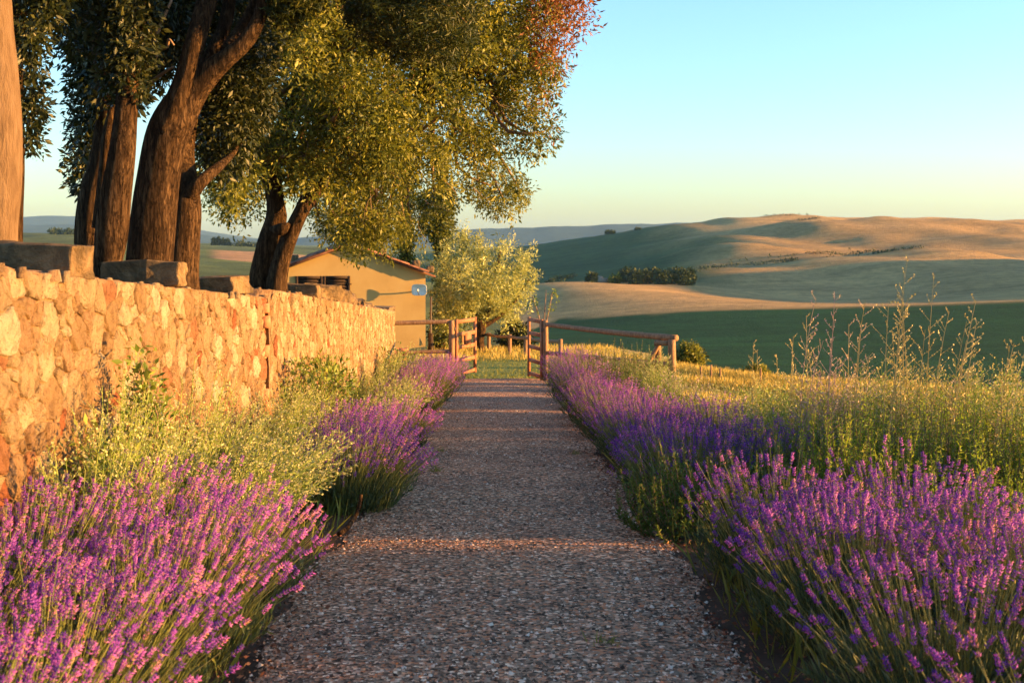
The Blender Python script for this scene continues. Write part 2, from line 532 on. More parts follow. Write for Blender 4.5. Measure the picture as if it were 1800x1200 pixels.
fcol = np.clip(cL * kl + cR * (1 - kl), 0.01, 1)
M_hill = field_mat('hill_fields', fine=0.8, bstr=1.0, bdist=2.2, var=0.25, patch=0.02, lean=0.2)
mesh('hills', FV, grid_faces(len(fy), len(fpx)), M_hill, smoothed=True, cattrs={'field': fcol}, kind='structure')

# the plain below, out to the horizon all round
ang = np.linspace(0, 2 * pi, 96, endpoint=False)
rad = np.array([0.0, 300, 1500, 5000, 10500])
pvv = [[0, 0, -46.0]] + [[r_ * cos(a), r_ * sin(a), -46.0] for r_ in rad[1:] for a in ang]
f3 = [[0, 1 + i, 1 + (i + 1) % 96] for i in range(96)]
f4 = [[1 + k * 96 + i, 1 + (k + 1) * 96 + i, 1 + (k + 1) * 96 + (i + 1) % 96, 1 + k * 96 + (i + 1) % 96] for k in range(3) for i in range(96)]
mesh('plain', np.array(pvv), [np.array(f3), np.array(f4)], M_hill, cattrs={'field': np.tile([0.13, 0.13, 0.06], (len(pvv), 1))}, kind='structure')

# mountains
def ridge(name, stops, Y0, Y1, Y2, colour, seed, amp):
    mp = np.arange(-1500, 3300, 12.0)
    top = np.interp(mp, [s[0] for s in stops], [s[1] for s in stops])
    top = blur(top[None, :], 5, 1)[0]
    q = np.stack([mp, np.zeros_like(mp), np.zeros_like(mp)], -1)
    top = top + wobble(q, amp, 2 * pi / 130, seed) + wobble(q, amp * 0.25, 2 * pi / 30, seed + 1)
    rows = np.linspace(0, 1, 26)
    Vv = []
    for t in rows:
        if t < 0.7: Yd = Y0 + (Y1 - Y0) * t / 0.7; h = smooth(0, 0.7, t)
        else: Yd = Y1 + (Y2 - Y1) * (t - 0.7) / 0.3; h = 1 - smooth(0.7, 1.0, t)
        zt = CAMZ + (HOR - top) / F * Y1
        xx = (mp - 900) / F * Yd
        pz = -47 + (zt + 47) * h
        pt = np.stack([xx, np.full_like(xx, Yd), np.zeros_like(xx)], -1)
        pz = pz + wobble(pt, 14, 2 * pi / 700, seed + 7) * h * (1 - smooth(0.45, 0.68, t))
        Vv.append(np.stack([xx, np.full_like(xx, Yd), pz], -1))
    Vv = np.array(Vv).reshape(-1, 3)
    return mesh(name, Vv, grid_faces(26, len(mp)), M_hill, smoothed=True, cattrs={'field': np.tile(colour, (len(Vv), 1))}, kind='structure')
ridge('mountain_range', [(-1500, 405), (-200, 398), (0, 392), (300, 402), (420, 424), (480, 424), (540, 416), (660, 410), (800, 404), (900, 400), (1000, 398), (1100, 394), (1180, 390), (1300, 396), (1800, 408), (3300, 414)],
      5200, 6600, 7600, (0.03, 0.055, 0.06), 41, 1.6)
ridge('far_mountain_range', [(-1500, 396), (-100, 392), (35, 381), (90, 377), (150, 375), (220, 384), (340, 402), (400, 413), (470, 424), (600, 428), (3300, 430)],
      8000, 9000, 9800, (0.035, 0.06, 0.065), 45, 1.2)
# ------------------------------------------------------------------ stone wall
WALL_RZ = 0.0068
WX = -2.57                      # face of the wall, in the path's own axes
def stone_mat(name):
    m, nt, out = new_mat(name)
    v = obj_coords(nt)
    oi = nt.nodes.new('ShaderNodeObjectInfo')
    a = attr_fac(nt, 'rnd')
    r = ramp(nt, [(0.0, (0.251, 0.169, 0.088)), (0.16, (0.304, 0.229, 0.132)), (0.34, (0.375, 0.306, 0.197)), (0.46, (0.276, 0.181, 0.100)), (0.60, (0.330, 0.248, 0.146)),
                  (0.76, (0.267, 0.133, 0.067)), (0.82, (0.410, 0.356, 0.249)), (0.90, (0.260, 0.099, 0.048)), (0.94, (0.312, 0.208, 0.117)), (1.0, (0.340, 0.256, 0.146))], 'CONSTANT')
    nt.links.new(a.outputs['Fac'], r.inputs[0])
    n1 = noise_n(nt, 9, 7, 0.7, v, 0.4)
    r1 = ramp(nt, [(0.28, (0.50, 0.43, 0.38)), (0.5, (0.98, 0.95, 0.92)), (0.75, (1.25, 1.22, 1.16))]); nt.links.new(n1.outputs['Fac'], r1.inputs[0])
    c = mixc(nt, r.outputs[0], r1.outputs[0], 1.0, 'MULTIPLY')
    n4 = noise_n(nt, 38, 4, 0.7, v)
    r4 = ramp(nt, [(0.34, (0.35, 0.27, 0.2)), (0.46, (1, 1, 1))]); nt.links.new(n4.outputs['Fac'], r4.inputs[0])
    c = mixc(nt, c, r4.outputs[0], 0.7, 'MULTIPLY')
    n2 = noise_n(nt, 26, 8, 0.72, v)
    nb = bump_n(nt, n2.outputs['Fac'], 1.0, 0.05)
    principled(nt, out, c, 0.92, nb, 0.15)
    return m
M_stone = stone_mat('rubble_stone')
M_mortar = noise_mat('lime_mortar', [(0.3, (0.154, 0.088, 0.042)), (0.55, (0.271, 0.167, 0.088)), (0.75, (0.335, 0.220, 0.126))], 14, 7, bump=1.0, bdist=0.04, bscale=30, rough=0.95)
M_slab = noise_mat('weathered_slab', [(0.26, (0.03, 0.022, 0.012)), (0.42, (0.095, 0.065, 0.032)), (0.6, (0.19, 0.125, 0.06)), (0.8, (0.30, 0.21, 0.11))], 5, 9, bump=1.0, bdist=0.04, bscale=28, dist=0.8)

def clip(poly, nx_, ny_, c_):
    """keep the part of a polygon where n.p <= c"""
    res = []
    for i in range(len(poly)):
        p, q = poly[i], poly[(i + 1) % len(poly)]
        a = nx_ * p[0] + ny_ * p[1] - c_; b = nx_ * q[0] + ny_ * q[1] - c_
        if a <= 0: res.append(p)
        if (a < 0 < b) or (b < 0 < a):
            t = a / (a - b); res.append((p[0] + t * (q[0] - p[0]), p[1] + t * (q[1] - p[1])))
    return res

def rubble(u0, u1, v0, v1, rmin, rmax, seed, asp=1.15):
    """sites by dart throwing, cells by clipping bisectors with offset weights"""
    r = random.Random(seed)
    U0, U1 = u0 / asp, u1 / asp
    pts = []
    for big in (rmax, 0.7 * rmax, 0.45 * rmax, rmin, 0.7 * rmin):
        for _ in range(int(900 * (U1 - U0) * (v1 - v0) / 10) + 200):
            p = (r.uniform(U0, U1), r.uniform(v0, v1)); rad_ = big * r.uniform(0.75, 1.0)
            if all((p[0] - q[0]) ** 2 + (p[1] - q[1]) ** 2 > (0.5 * (rad_ + q[2])) ** 2 * 1.0 for q in pts):
                pts.append((p[0], p[1], rad_))
    Pn = np.array(pts)
    cells = []
    for i, (x, y, w) in enumerate(pts):
        d2 = (Pn[:, 0] - x) ** 2 + (Pn[:, 1] - y) ** 2
        idx = np.argsort(d2)[1:22]
        poly = [(x - 0.5, y - 0.5), (x + 0.5, y - 0.5), (x + 0.5, y + 0.5), (x - 0.5, y + 0.5)]
        poly = clip(poly, 1, 0, U1); poly = clip(poly, -1, 0, -U0); poly = clip(poly, 0, 1, v1); poly = clip(poly, 0, -1, -v0)
        for j in idx:
            dx, dy = Pn[j, 0] - x, Pn[j, 1] - y; d = sqrt(dx * dx + dy * dy)
            sft = d * 0.5 + (w * w - Pn[j, 2] ** 2) * 0.125 / d      # power diagram: bigger stones take more room
            poly = clip(poly, dx / d, dy / d, (dx * x + dy * y) / d + sft)
            if len(poly) < 3: break
        if len(poly) >= 3: cells.append([(p[0] * asp, p[1]) for p in poly])
    return cells

def stone_geo(poly, seed, gap=0.0055, proud=None, shear=0.0684):
    """a rough-faced stone: rim set back in the mortar, rounded shoulder, uneven face"""
    r = random.Random(seed)
    P = np.array(poly); c = P.mean(0)
    # round the outline: cut corners once
    Q = []
    for i in range(len(P)):
        a, b = P[i], P[(i + 1) % len(P)]
        L = np.linalg.norm(b - a)
        if L < 0.012: continue
        e_ = r.uniform(0.06, 0.2); m_ = (a + b) / 2 + (c - (a + b) / 2) * r.uniform(-0.07, 0.10)
        Q += [a * (1 - e_) + b * e_, a * e_ + b * (1 - e_)] if L < 0.07 else [a * (1 - e_) + b * e_, m_, a * e_ + b * (1 - e_)]
    if len(Q) < 4: return None
    Q = np.array(Q); k = len(Q)
    rad_ = np.linalg.norm(Q - c, axis=1)
    size = rad_.mean()
    Q = c + (Q - c) * np.maximum(0.2, 1 - gap / rad_)[:, None] * (1 + np.array([r.uniform(-0.05, 0.03) for _ in range(k)]))[:, None]
    pr = proud if proud is not None else r.uniform(-0.004, 0.018) * min(1, size / 0.09)
    tx, ty = r.uniform(-0.10, 0.10), r.uniform(-0.14, 0.14)
    def lift(q, h): 
        rel = q - c
        x = h + tx * rel[:, 0] + ty * rel[:, 1] + np.array([r.uniform(-0.010, 0.010) for _ in range(len(q))])
        return np.stack([x, q[:, 0], q[:, 1] - shear * q[:, 0]], -1)
    r0 = np.stack([np.full(k, -0.06), Q[:, 0], Q[:, 1] - shear * Q[:, 0]], -1)
    r1 = lift(Q, pr * 0.85 - 0.003); r2 = lift(c + (Q - c) * 0.955, pr); r3 = lift(c + (Q - c) * 0.45, pr + 0.006)
    cc = lift(c[None], pr + r.uniform(-0.004, 0.012))
    V = np.vstack([r0, r1, r2, r3, cc])
    i = np.arange(k); j = (i + 1) % k
    F4 = np.vstack([np.stack([a * k + i, a * k + j, (a + 1) * k + j, (a + 1) * k + i], 1) for a in range(3)])
    F3 = np.stack([3 * k + i, 3 * k + j, np.full(k, 4 * k)], 1)
    return V, [F3, F4]

wall = empty('stone_wall', (0, 0, 0), WALL_RZ, 'long sunlit rubble stone retaining wall along the left flower bed', 'wall')
# core of mortar, uneven
def wall_core(y0, y1, face, thick, topf, name, seed, v_lo=-0.25):
    us = np.arange(y0, y1 + 1e-6, (y1 - y0) / max(2, round((y1 - y0) / 0.12)))
    B = Bag()
    prof = []
    for u in us:
        t = float(topf(u)); b = ground_z(u) + v_lo
        zs = np.linspace(b, t, 16)
        rows = [[face, u, z] for z in zs] + [[face - thick * 0.33, u, t + 0.012], [face - thick * 0.66, u, t + 0.012]] + [[face - thick, u, z] for z in zs[::-1]]
        prof.append(rows)
    V = np.array(prof); n_, k = V.shape[:2]
    V = V.reshape(-1, 3)
    V[:, 0] += wobble(V, 0.012, 14, seed) * np.where(V[:, 0] > face - 0.1, 1, 0.3)
    V[:, 2] += wobble(V + 3, 0.016, 9, seed + 2) * (np.arange(len(V)) % k > 14) * (np.arange(len(V)) % k < 20)
    Fq = [grid_faces(n_, k)]
    ends = np.array([[k - 1 - i, k - 2 - i, i + 1, i] for i in range(k // 2 - 1)])
    Fq.append(ends[:, ::-1]); Fq.append(ends + (n_ - 1) * k)
    return mesh(name, V, [np.vstack(Fq)], M_mortar, wall, smoothed=False, attrs={'rnd': np.zeros(len(V))})
topz = lambda u: wall_top(u)
wall_core(-8, 13.55, WX - 0.008, 0.48, topz, 'mortar_core', 1)
wall_core(13.5, 29.0, WX + 0.042, 0.5, topz, 'mortar_core', 2)

SH = 0.0684
def pick_tone(seed):
    return random.Random(seed * 7 + 3).random()
cells = rubble(5.6, 13.5, 0.25, 1.795, 0.055, 0.25, 3)
def seen_size(c):
    p = np.array(c); cy = p.mean(0)[0]
    area = 0.5 * abs(np.dot(p[:, 0], np.roll(p[:, 1], 1)) - np.dot(p[:, 1], np.roll(p[:, 0], 1)))
    low = p.mean(0)[1] < 0.62
    out = cy < 6.2
    return area / cy ** 3 * (0.1 if low or out else 1)
order = sorted(range(len(cells)), key=lambda i: -seen_size(cells[i]))
rest = Bag()
n_single = 0
for rank, i in enumerate(order):
    g = stone_geo(cells[i], 100 + i)
    if g is None: continue
    V, Fs = g
    V = V + np.array([WX, 0, 0])
    tone = pick_tone(i)
    if n_single < 290:
        o = mesh('stone', V, Fs, M_stone, wall, smoothed=False, attrs={'rnd': np.full(len(V), tone)})
        n_single += 1
    else:
        rest.add(V, Fs, tone)
for i, c in enumerate(rubble(0.5, 5.58, 0.3, 1.79, 0.2, 0.36, 5)):
    g = stone_geo(c, 2000 + i)
    if g: rest.add(g[0] + np.array([WX, 0, 0]), g[1], pick_tone(i + 900))
# second stretch, coursed smaller
topv2 = lambda u: wall_top(u) + SH * u
for i, c in enumerate(rubble(13.56, 28.95, 0.3, 1.70, 0.09, 0.19, 9, 1.05)):
    g = stone_geo(c, 4000 + i)
    if g is None: continue
    V, Fs = g
    u = V[:, 1]; V[:, 2] += (wall_top(u) - (1.70 - SH * u)) * np.clip((V[:, 2] + SH * u) / 1.70, 0, 1)
    rest.add(V + np.array([WX + 0.05, 0, 0]), Fs, pick_tone(i + 5000) ** 0.85 * 0.72 if i % 3 else pick_tone(i + 77))
# broken cap stones along the top
r = random.Random(5)
for k in range(330):
    u = r.uniform(5.5, 28.8); f = r.uniform(-0.42, 0.04); s = r.uniform(0.02, 0.05)
    ph = np.linspace(0, 2 * pi, 7, endpoint=False)
    ring = [[s * r.uniform(0.8, 1.3) * cos(a), s * 1.3 * r.uniform(0.8, 1.3) * sin(a), 0] for a in ph]
    low = np.array(ring); hi = low * 0.7; hi[:, 2] = s * r.uniform(0.2, 0.5)
    V = np.vstack([low - [0, 0, 0.05], hi, [[0, 0, s * r.uniform(0.3, 0.6)]]])
    i = np.arange(7); j = (i + 1) % 7
    V += np.array([WX + f, u, float(wall_top(u)) + 0.005])
    rest.add(V, [np.stack([i, j, 7 + j, 7 + i], 1), np.stack([7 + i, 7 + j, np.full(7, 14)], 1)], r.random())
rest.build('small_stones', M_stone, wall, kind='stuff')
# the upright joint of brick where the two stretches meet
r = random.Random(8)
M_brick = noise_mat('old_brick', [(0.3, (0.36, 0.13, 0.07)), (0.6, (0.50, 0.21, 0.11)), (0.8, (0.60, 0.32, 0.18))], 12, 6, bump=0.7, bdist=0.015)
for k in (0, 1, 3, 6, 7):
    z0 = float(wall_top(13.5)) - 0.16 - k * 0.155
    x1 = WX + 0.055 + r.uniform(-0.012, 0.01)
    V, Fs = box(WX - 0.05, x1, 13.40, 13.53 + r.uniform(0, 0.03), z0, z0 + r.uniform(0.09, 0.13))
    V += np.array([[r.uniform(-0.008, 0.008) for _ in range(3)] for _ in V])
    mesh('brick', V, Fs, M_brick, wall)

# ------------------------------------------------------------------ slabs lying across the wall
def rough_block(name, w, dp, h, seed, mat, amp=0.012, n=(9, 5, 5), bev=0.02):
    """block with softened, chipped edges; origin at the base centre"""
    bm = bmesh.new()
    bmesh.ops.create_cube(bm, size=1.0)
    bmesh.ops.scale(bm, vec=(w, dp, h), verts=bm.verts)
    bmesh.ops.bevel(bm, geom=bm.edges[:], offset=bev, segments=2, affect='EDGES', profile=0.6)
    bmesh.ops.subdivide_edges(bm, edges=[e for e in bm.edges if e.calc_length() > 0.09], cuts=4, use_grid_fill=True)
    bmesh.ops.triangulate(bm, faces=[f for f in bm.faces if len(f.verts) > 4])
    me = bpy.data.meshes.new(name); bm.to_mesh(me); bm.free()
    co = np.zeros(len(me.vertices) * 3); me.vertices.foreach_get('co', co); co = co.reshape(-1, 3)
    co += norm(co) * wobble(co, amp, 12, seed)[:, None] + norm(co) * wobble(co, amp * 0.5, 45, seed + 1)[:, None]
    co[:, 2] += h / 2
    me.vertices.foreach_set('co', co.ravel().astype(np.float32)); me.update()
    me.materials.append(mat)
    return me
def slab(px_right, w, dp, h, rz, label, seed, dz=0.0, tilt=0.0, dx=0.0):
    d = 2200 * 2.57 / (885 - px_right)
    me = rough_block('stone_slab', w, dp, h, seed, M_slab, 0.03, bev=0.014)
    o = bpy.data.objects.new('stone_slab', me); C.objects.link(o)
    o.location = (WX + axis_x(d) - w / 2 * cos(radians(rz)) + dx, d - dp / 2, float(wall_top(d - dp / 2)) + dz)
    o.rotation_euler = (0, radians(tilt), radians(rz))
    return set_props(o, label, 'stone slab', 'dressed stone slabs lying across the wall top')
slab(166, 0.95, 0.27, 0.205, -10, 'largest dark stone slab on the wall top at the left edge', 11, 0.0, 1.5)
slab(330, 0.66, 0.20, 0.19, -9, 'mossy dark slab on the wall in front of the clustered trunks', 12, 0.02)
slab(437, 0.62, 0.40, 0.175, -14, 'tilted stone slab on the wall just left of the twin trunk', 13, 0.0, -4)
slab(563, 0.72, 0.26, 0.19, -9, 'stone slab on the wall below the dark shuttered window', 14, 0.015, 3)
slab(692, 0.85, 0.5, 0.10, -8, 'thin capping slab at the far end of the wall', 15, 0.02, 1)
# rough boulders heaped on the wall between the last two slabs
r = random.Random(31)
for k, (pp, sz_) in enumerate([(588, 0.30), (612, 0.28), (632, 0.26), (652, 0.22), (668, 0.16)]):
    d = 2200 * 2.57 / (885 - pp)
    me = rough_block('rubble_block', sz_ * 1.8, sz_ * 3.0, sz_ * 0.85, 60 + k, M_slab, 0.05, bev=0.06)
    o = bpy.data.objects.new('rubble_block', me); C.objects.link(o)
    o.location = (WX + axis_x(d) - 0.34, d, float(wall_top(d)) - 0.02)
    o.rotation_euler = (0, 0, r.uniform(-0.4, 0.4))
    set_props(o, ['biggest rough block heaped on the wall, right of the slab under the shutters', 'second rough block from the left in the heap on the far wall top',
                  'middle rough block of the heap on the far wall top', 'low rough block near the far end of the wall top', 'smallest rough block beside the thin capping slab'][k], 'stone block', 'rough blocks heaped on the wall')

# ------------------------------------------------------------------ house behind the gate
HD = 47.0
hr = W(748, 618, HD)
HROT = radians(9)
house = empty('farm_shed', tuple(hr), HROT, 'small ochre plastered house with low gabled tile roof beyond the gate', 'house')
HW, HH, HRISE, HDEP = 5.75, 2.9, 1.08, 5.0      # local: x to the right, wall from -HW to 0, y away from camera
M_plaster = noise_mat('ochre_plaster', [(0.25, (0.327, 0.208, 0.069)), (0.5, (0.401, 0.269, 0.094)), (0.75, (0.442, 0.312, 0.119))], 0.8, 9, bump=0.35, bdist=0.01, bscale=30, rough=0.9)
M_tile = noise_mat('clay_tile', [(0.3, (0.13, 0.055, 0.035)), (0.55, (0.22, 0.095, 0.055)), (0.8, (0.28, 0.16, 0.10))], 6, 6, bump=0.4, var=[(0, (0.6, 0.6, 0.62)), (1, (1.15, 1.1, 1.05))])
M_darkwood = noise_mat('dark_shutter_wood', [(0.3, (0.018, 0.011, 0.007)), (0.7, (0.05, 0.03, 0.018))], 6, 6, stretch=(12, 12, 1), bump=0.4)
M_dark = noise_mat('painted_room_dark', [(0.3, (0.01, 0.01, 0.01)), (0.7, (0.02, 0.02, 0.02))], 3, 2, bump=0)
# walls with a window opening in the gable
wx0, wx1, wz0, wz1 = -4.78, -2.84, 1.05, 2.83
g = Bag()
def gz(x): return HH + HRISE * (1 - abs(x + HW / 2) / (HW / 2))
def quad(B, pts): B.add(np.array(pts, float), [np.array([[0, 1, 2, 3]])])
quad(g, [[-HW, 0, 0], [wx0, 0, 0], [wx0, 0, gz(wx0)], [-HW, 0, HH]])
quad(g, [[wx0, 0, 0], [wx1, 0, 0], [wx1, 0, wz0], [wx0, 0, wz0]])
g.add(np.array([[wx0, 0, wz1], [wx1, 0, wz1], [wx1, 0, gz(wx1)], [-HW / 2, 0, HH + HRISE], [wx0, 0, gz(wx0)]], float), [np.array([[0, 1, 2], [0, 2, 3], [0, 3, 4]])])
quad(g, [[wx1, 0, 0], [0, 0, 0], [0, 0, HH], [wx1, 0, gz(wx1)]])
for a, b in (((wx0, wz0), (wx1, wz0)), ((wx1, wz0), (wx1, wz1)), ((wx1, wz1), (wx0, wz1)), ((wx0, wz1), (wx0, wz0))):
    quad(g, [[a[0], 0, a[1]], [b[0], 0, b[1]], [b[0], 0.22, b[1]], [a[0], 0.22, a[1]]])
quad(g, [[0, 0, 0], [0, HDEP, 0], [0, HDEP, HH], [0, 0, HH]])
quad(g, [[-HW, HDEP, 0], [-HW, 0, 0], [-HW, 0, HH], [-HW, HDEP, HH]])
g.add(np.array([[0, HDEP, 0], [-HW, HDEP, 0], [-HW, HDEP, HH], [-HW / 2, HDEP, HH + HRISE], [0, HDEP, HH]], float), [np.array([[0, 1, 2], [0, 2, 3], [0, 3, 4]])])
g.build('plaster_wall', M_plaster, house)
# shutters, each of boards in a frame
win = mesh('dark_window_panel', *box(wx0, wx1, 0.2, 0.24, wz0, wz1), M_dark, house)  # near-black panel, the unlit room's darkness is put into its colour
for s_, (a, b) in enumerate(((wx0 - 0.03, (wx0 + wx1) / 2 - 0.01), ((wx0 + wx1) / 2 + 0.01, wx1 + 0.03))):
    fr = Bag()
    for q in ((a, a + 0.09, wz0, wz1 + 0.03), (b - 0.09, b, wz0, wz1 + 0.03)): fr.add(*box(q[0], q[1], -0.06, -0.012, q[2], q[3]))
    for zz in (wz0, (wz0 + wz1) / 2, wz1 - 0.07): fr.add(*box(a + 0.09, b - 0.09, -0.058, -0.014, zz, zz + 0.1))
    leaf = fr.build('shutter', M_darkwood, house)
    zz = wz0 + 0.12
    while zz < wz1 - 0.1:
        if abs(zz - (wz0 + wz1) / 2 - 0.02) > 0.09:
            V, Fs = box(a + 0.09, b - 0.09, -0.048, -0.02, zz, zz + 0.075)
            V[:, 1] += (V[:, 2] - zz) * 0.25
            mesh('slat', V, Fs, M_darkwood, leaf)
        zz += 0.105
    for zz in (wz0 + 0.25, wz1 - 0.3):
        mesh('hinge', *box(a - 0.05 if s_ == 0 else b - 0.1, a + 0.1 if s_ == 0 else b + 0.05, -0.075, -0.055, zz, zz + 0.05), M_darkwood, leaf)
# roof: deck, verge boards, tiles
roofB = Bag()
OV = 0.35
for s_ in (-1, 1):
    xr_, xe = -HW / 2, (0 + OV if s_ > 0 else -HW - OV)
    ze = HH - HRISE * OV / (HW / 2)
    V = np.array([[xr_, -0.28, HH + HRISE + 0.02], [xe, -0.28, ze + 0.02], [xe, HDEP + 0.2, ze + 0.02], [xr_, HDEP + 0.2, HH + HRISE + 0.02]], float)
    V = np.vstack([V, V + [0, 0, 0.07]])
    roofB.add(V, [BOX_F])
roof = roofB.build('roof', M_tile, house)
# half-round tiles
def tile_geo(L=0.44, r0=0.10, r1=0.082):
    a = np.linspace(0.05 * pi, 0.95 * pi, 6)
    V = []
    for (y, rr) in ((0, r0), (L, r1)):
        for k in (1.0, 0.84): V += [[rr * k * cos(t), y, rr * k * sin(t) * 0.8] for t in a]
    V = np.array(V); n_ = 6
    f = []
    for i in range(5):
        f += [[i, i + 1, 12 + i + 1, 12 + i], [6 + i + 1, 6 + i, 18 + i, 18 + i + 1], [i + 1, i, 6 + i, 6 + i + 1]]
    return V, np.array(f)
tv, tf = tile_geo()
tile_meshes = [mesh_data('roof_tile', tv, tf, M_tile, attrs={'rnd': np.full(len(tv), t)}) for t in (0.05, 0.4, 0.7, 1.0)]
slope_len = sqrt((HW / 2 + OV) ** 2 + (HRISE * (1 + OV / (HW / 2))) ** 2)
al = atan2(HRISE, HW / 2)
inner = Bag(); r = random.Random(4)
for s_ in (-1, 1):
    for row in range(int((HDEP + 0.45) / 0.215)):
        yy0 = -0.26 + row * 0.215
        for k in range(8):
            t = 0.02 + k * 0.385
            x = -HW / 2 + s_ * t * cos(al); z = HH + HRISE + 0.10 - t * sin(al)
            if t > slope_len - 0.2: continue
            ax = Vector((s_ * cos(al), 0, -sin(al))); up = Vector((s_ * sin(al), 0, cos(al)))
            # tile's y axis runs up the slope, so start at its lower end
            lo = Vector((x, yy0, z)) + ax * 0.44 + up * (0.012 if k % 2 else 0.0)
            Y_ = -ax + up * -0.03; X_ = Y_.cross(up)
            Mx = Matrix(((X_.x, Y_.x, up.x, lo.x), (X_.y, Y_.y, up.y, lo.y), (X_.z, Y_.z, up.z, lo.z), (0, 0, 0, 1)))
            if row < 2:
                o = bpy.data.objects.new('roof_tile', tile_meshes[r.randrange(4)]); C.objects.link(o); o.parent = roof; o.matrix_local = Mx
            else:
                Mn = np.array(Mx); inner.add(tv @ Mn[:3, :3].T + Mn[:3, 3], [tf], r.random())
inner.build('inner_tiles', M_tile, roof, kind='stuff')
for (xx_, dd) in ((-HW + 0.35, 0.5), (-HW + 0.9, 0.9), (-0.35, 0.3), (0.18, 0.35), (-1.6, 0.6)):
    t = abs(xx_ + HW / 2)
    z = HH + HRISE * (1 - t / (HW / 2)) + 0.17
    me = rough_block('roof_stone', 0.26, 0.3, 0.24, int(100 + xx_ * 10), M_slab, 0.02, bev=0.04)
    o = bpy.data.objects.new('roof_stone', me); C.objects.link(o); o.parent = roof; o.location = (xx_, dd - 0.35, z - 0.02)
# satellite dish on the corner
M_white = noise_mat('grey_white_enamel', [(0.3, (0.62, 0.60, 0.50)), (0.7, (0.72, 0.69, 0.60))], 8, 4, bump=0, rough=0.45, spec=0.4)
M_iron = noise_mat('dull_iron', [(0.3, (0.05, 0.045, 0.04)), (0.7, (0.11, 0.09, 0.07))], 20, 4, bump=0.2, rough=0.6)
dl = Matrix.Rotation(HROT, 4, 'Z') @ Vector((-0.14, 0, 2.34))
dish = empty('satellite_dish', tuple(Vector(hr) + dl), radians(-7), 'pale grey satellite dish bracketed to the right corner of the house', 'satellite dish')
nr, na = 7, 28
V = []
for i in range(nr + 1):
    rr = i / nr
    for k in range(na):
        a = 2 * pi * k / na
        ca, sa = cos(a), sin(a)
        q = (abs(ca) ** 5 + abs(sa) ** 5) ** (-1 / 5.0)
        V.append([0.28 * rr * ca * q, -0.42 - 0.09 * rr * rr, 0.21 * rr * sa * q])
V = np.array(V); V = np.vstack([V, V + [0, 0.025, 0]])
n1 = (nr + 1) * na
Fd = []
for i in range(nr):
    for k in range(na):
        k2 = (k + 1) % na
        Fd.append([i * na + k, (i + 1) * na + k, (i + 1) * na + k2, i * na + k2])
        Fd.append([n1 + i * na + k2, n1 + (i + 1) * na + k2, n1 + (i + 1) * na + k, n1 + i * na + k])
for k in range(na):
    k2 = (k + 1) % na
    Fd.append([nr * na + k, n1 + nr * na + k, n1 + nr * na + k2, nr * na + k2])
mesh('reflector', V, np.array(Fd), M_white, dish, smoothed=True)
mesh('bracket', *tube(spline([[0, 0.02, -0.05], [0, -0.22, -0.05], [0, -0.40, 0.0]], 8), np.full(8, 0.028), 8), M_iron, dish)
mesh('feed_arm', *tube(spline([[0, -0.44, -0.2], [0, -0.62, -0.14], [0, -0.80, -0.02]], 8), np.full(8, 0.014), 6), M_iron, dish)
mesh('feed_horn', *tube([[0, -0.86, 0.01], [0, -0.80, 0.0], [0, -0.74, -0.01]], [0.03, 0.045, 0.04], 12), M_white, dish)
cab = spline([[-0.1, -0.02, -0.15], [-0.55, -0.012, -0.5], [-0.72, -0.012, -0.85], [-0.62, -0.012, -1.2], [-0.4, -0.012, -1.45], [-0.12, -0.012, -1.75], [0.05, -0.012, -2.1]], 40)
mesh('cable', *tube(cab, np.full(40, 0.012), 5), M_iron, dish)
# terracotta pot by the house
pl = W(706, 612, 43.0)
pot = empty('plant_pot', (pl[0], pl[1], near_z(pl[0], pl[1]).item()), 0, 'red terracotta planter of red flowers in front of the ochre house', 'planter')
M_terra = noise_mat('terracotta', [(0.3, (0.50, 0.12, 0.06)), (0.7, (0.62, 0.20, 0.10))], 10, 4, bump=0.2)
prof = [(0.0, 0), (0.15, 0), (0.21, 0.36), (0.235, 0.36), (0.235, 0.42), (0.19, 0.42), (0.17, 0.36), (0.0, 0.36)]
a = np.linspace(0, 2 * pi, 18, endpoint=False)
V = np.array([[rr * cos(t), rr * sin(t), z] for rr, z in prof for t in a])
mesh('pot_body', V, np.array([[i * 18 + k, i * 18 + (k + 1) % 18, (i + 1) * 18 + (k + 1) % 18, (i + 1) * 18 + k] for i in range(len(prof) - 1) for k in range(18)]), M_terra, pot, smoothed=False)
# slim pole right of the house
pb = W(757, 604, 50.0)
pole = empty('timber_pole', (pb[0], pb[1], near_z(pb[0], pb[1]).item() - 0.1), 0, 'thin dark pole standing just right of the ochre house', 'pole')
mesh('pole_shaft', *tube([[0, 0, 0], [0, 0, 1.0], [0.02, 0, 2.4]], [0.06, 0.045, 0.04], 8), M_iron, pole)
mesh('pole_base', *tube([[0.02, 0.02, -0.1], [0.0, 0, 0.5], [0.01, 0, 0.95]], [0.15, 0.12, 0.09], 9, 0.12, 8, 3), M_darkwood, pole)

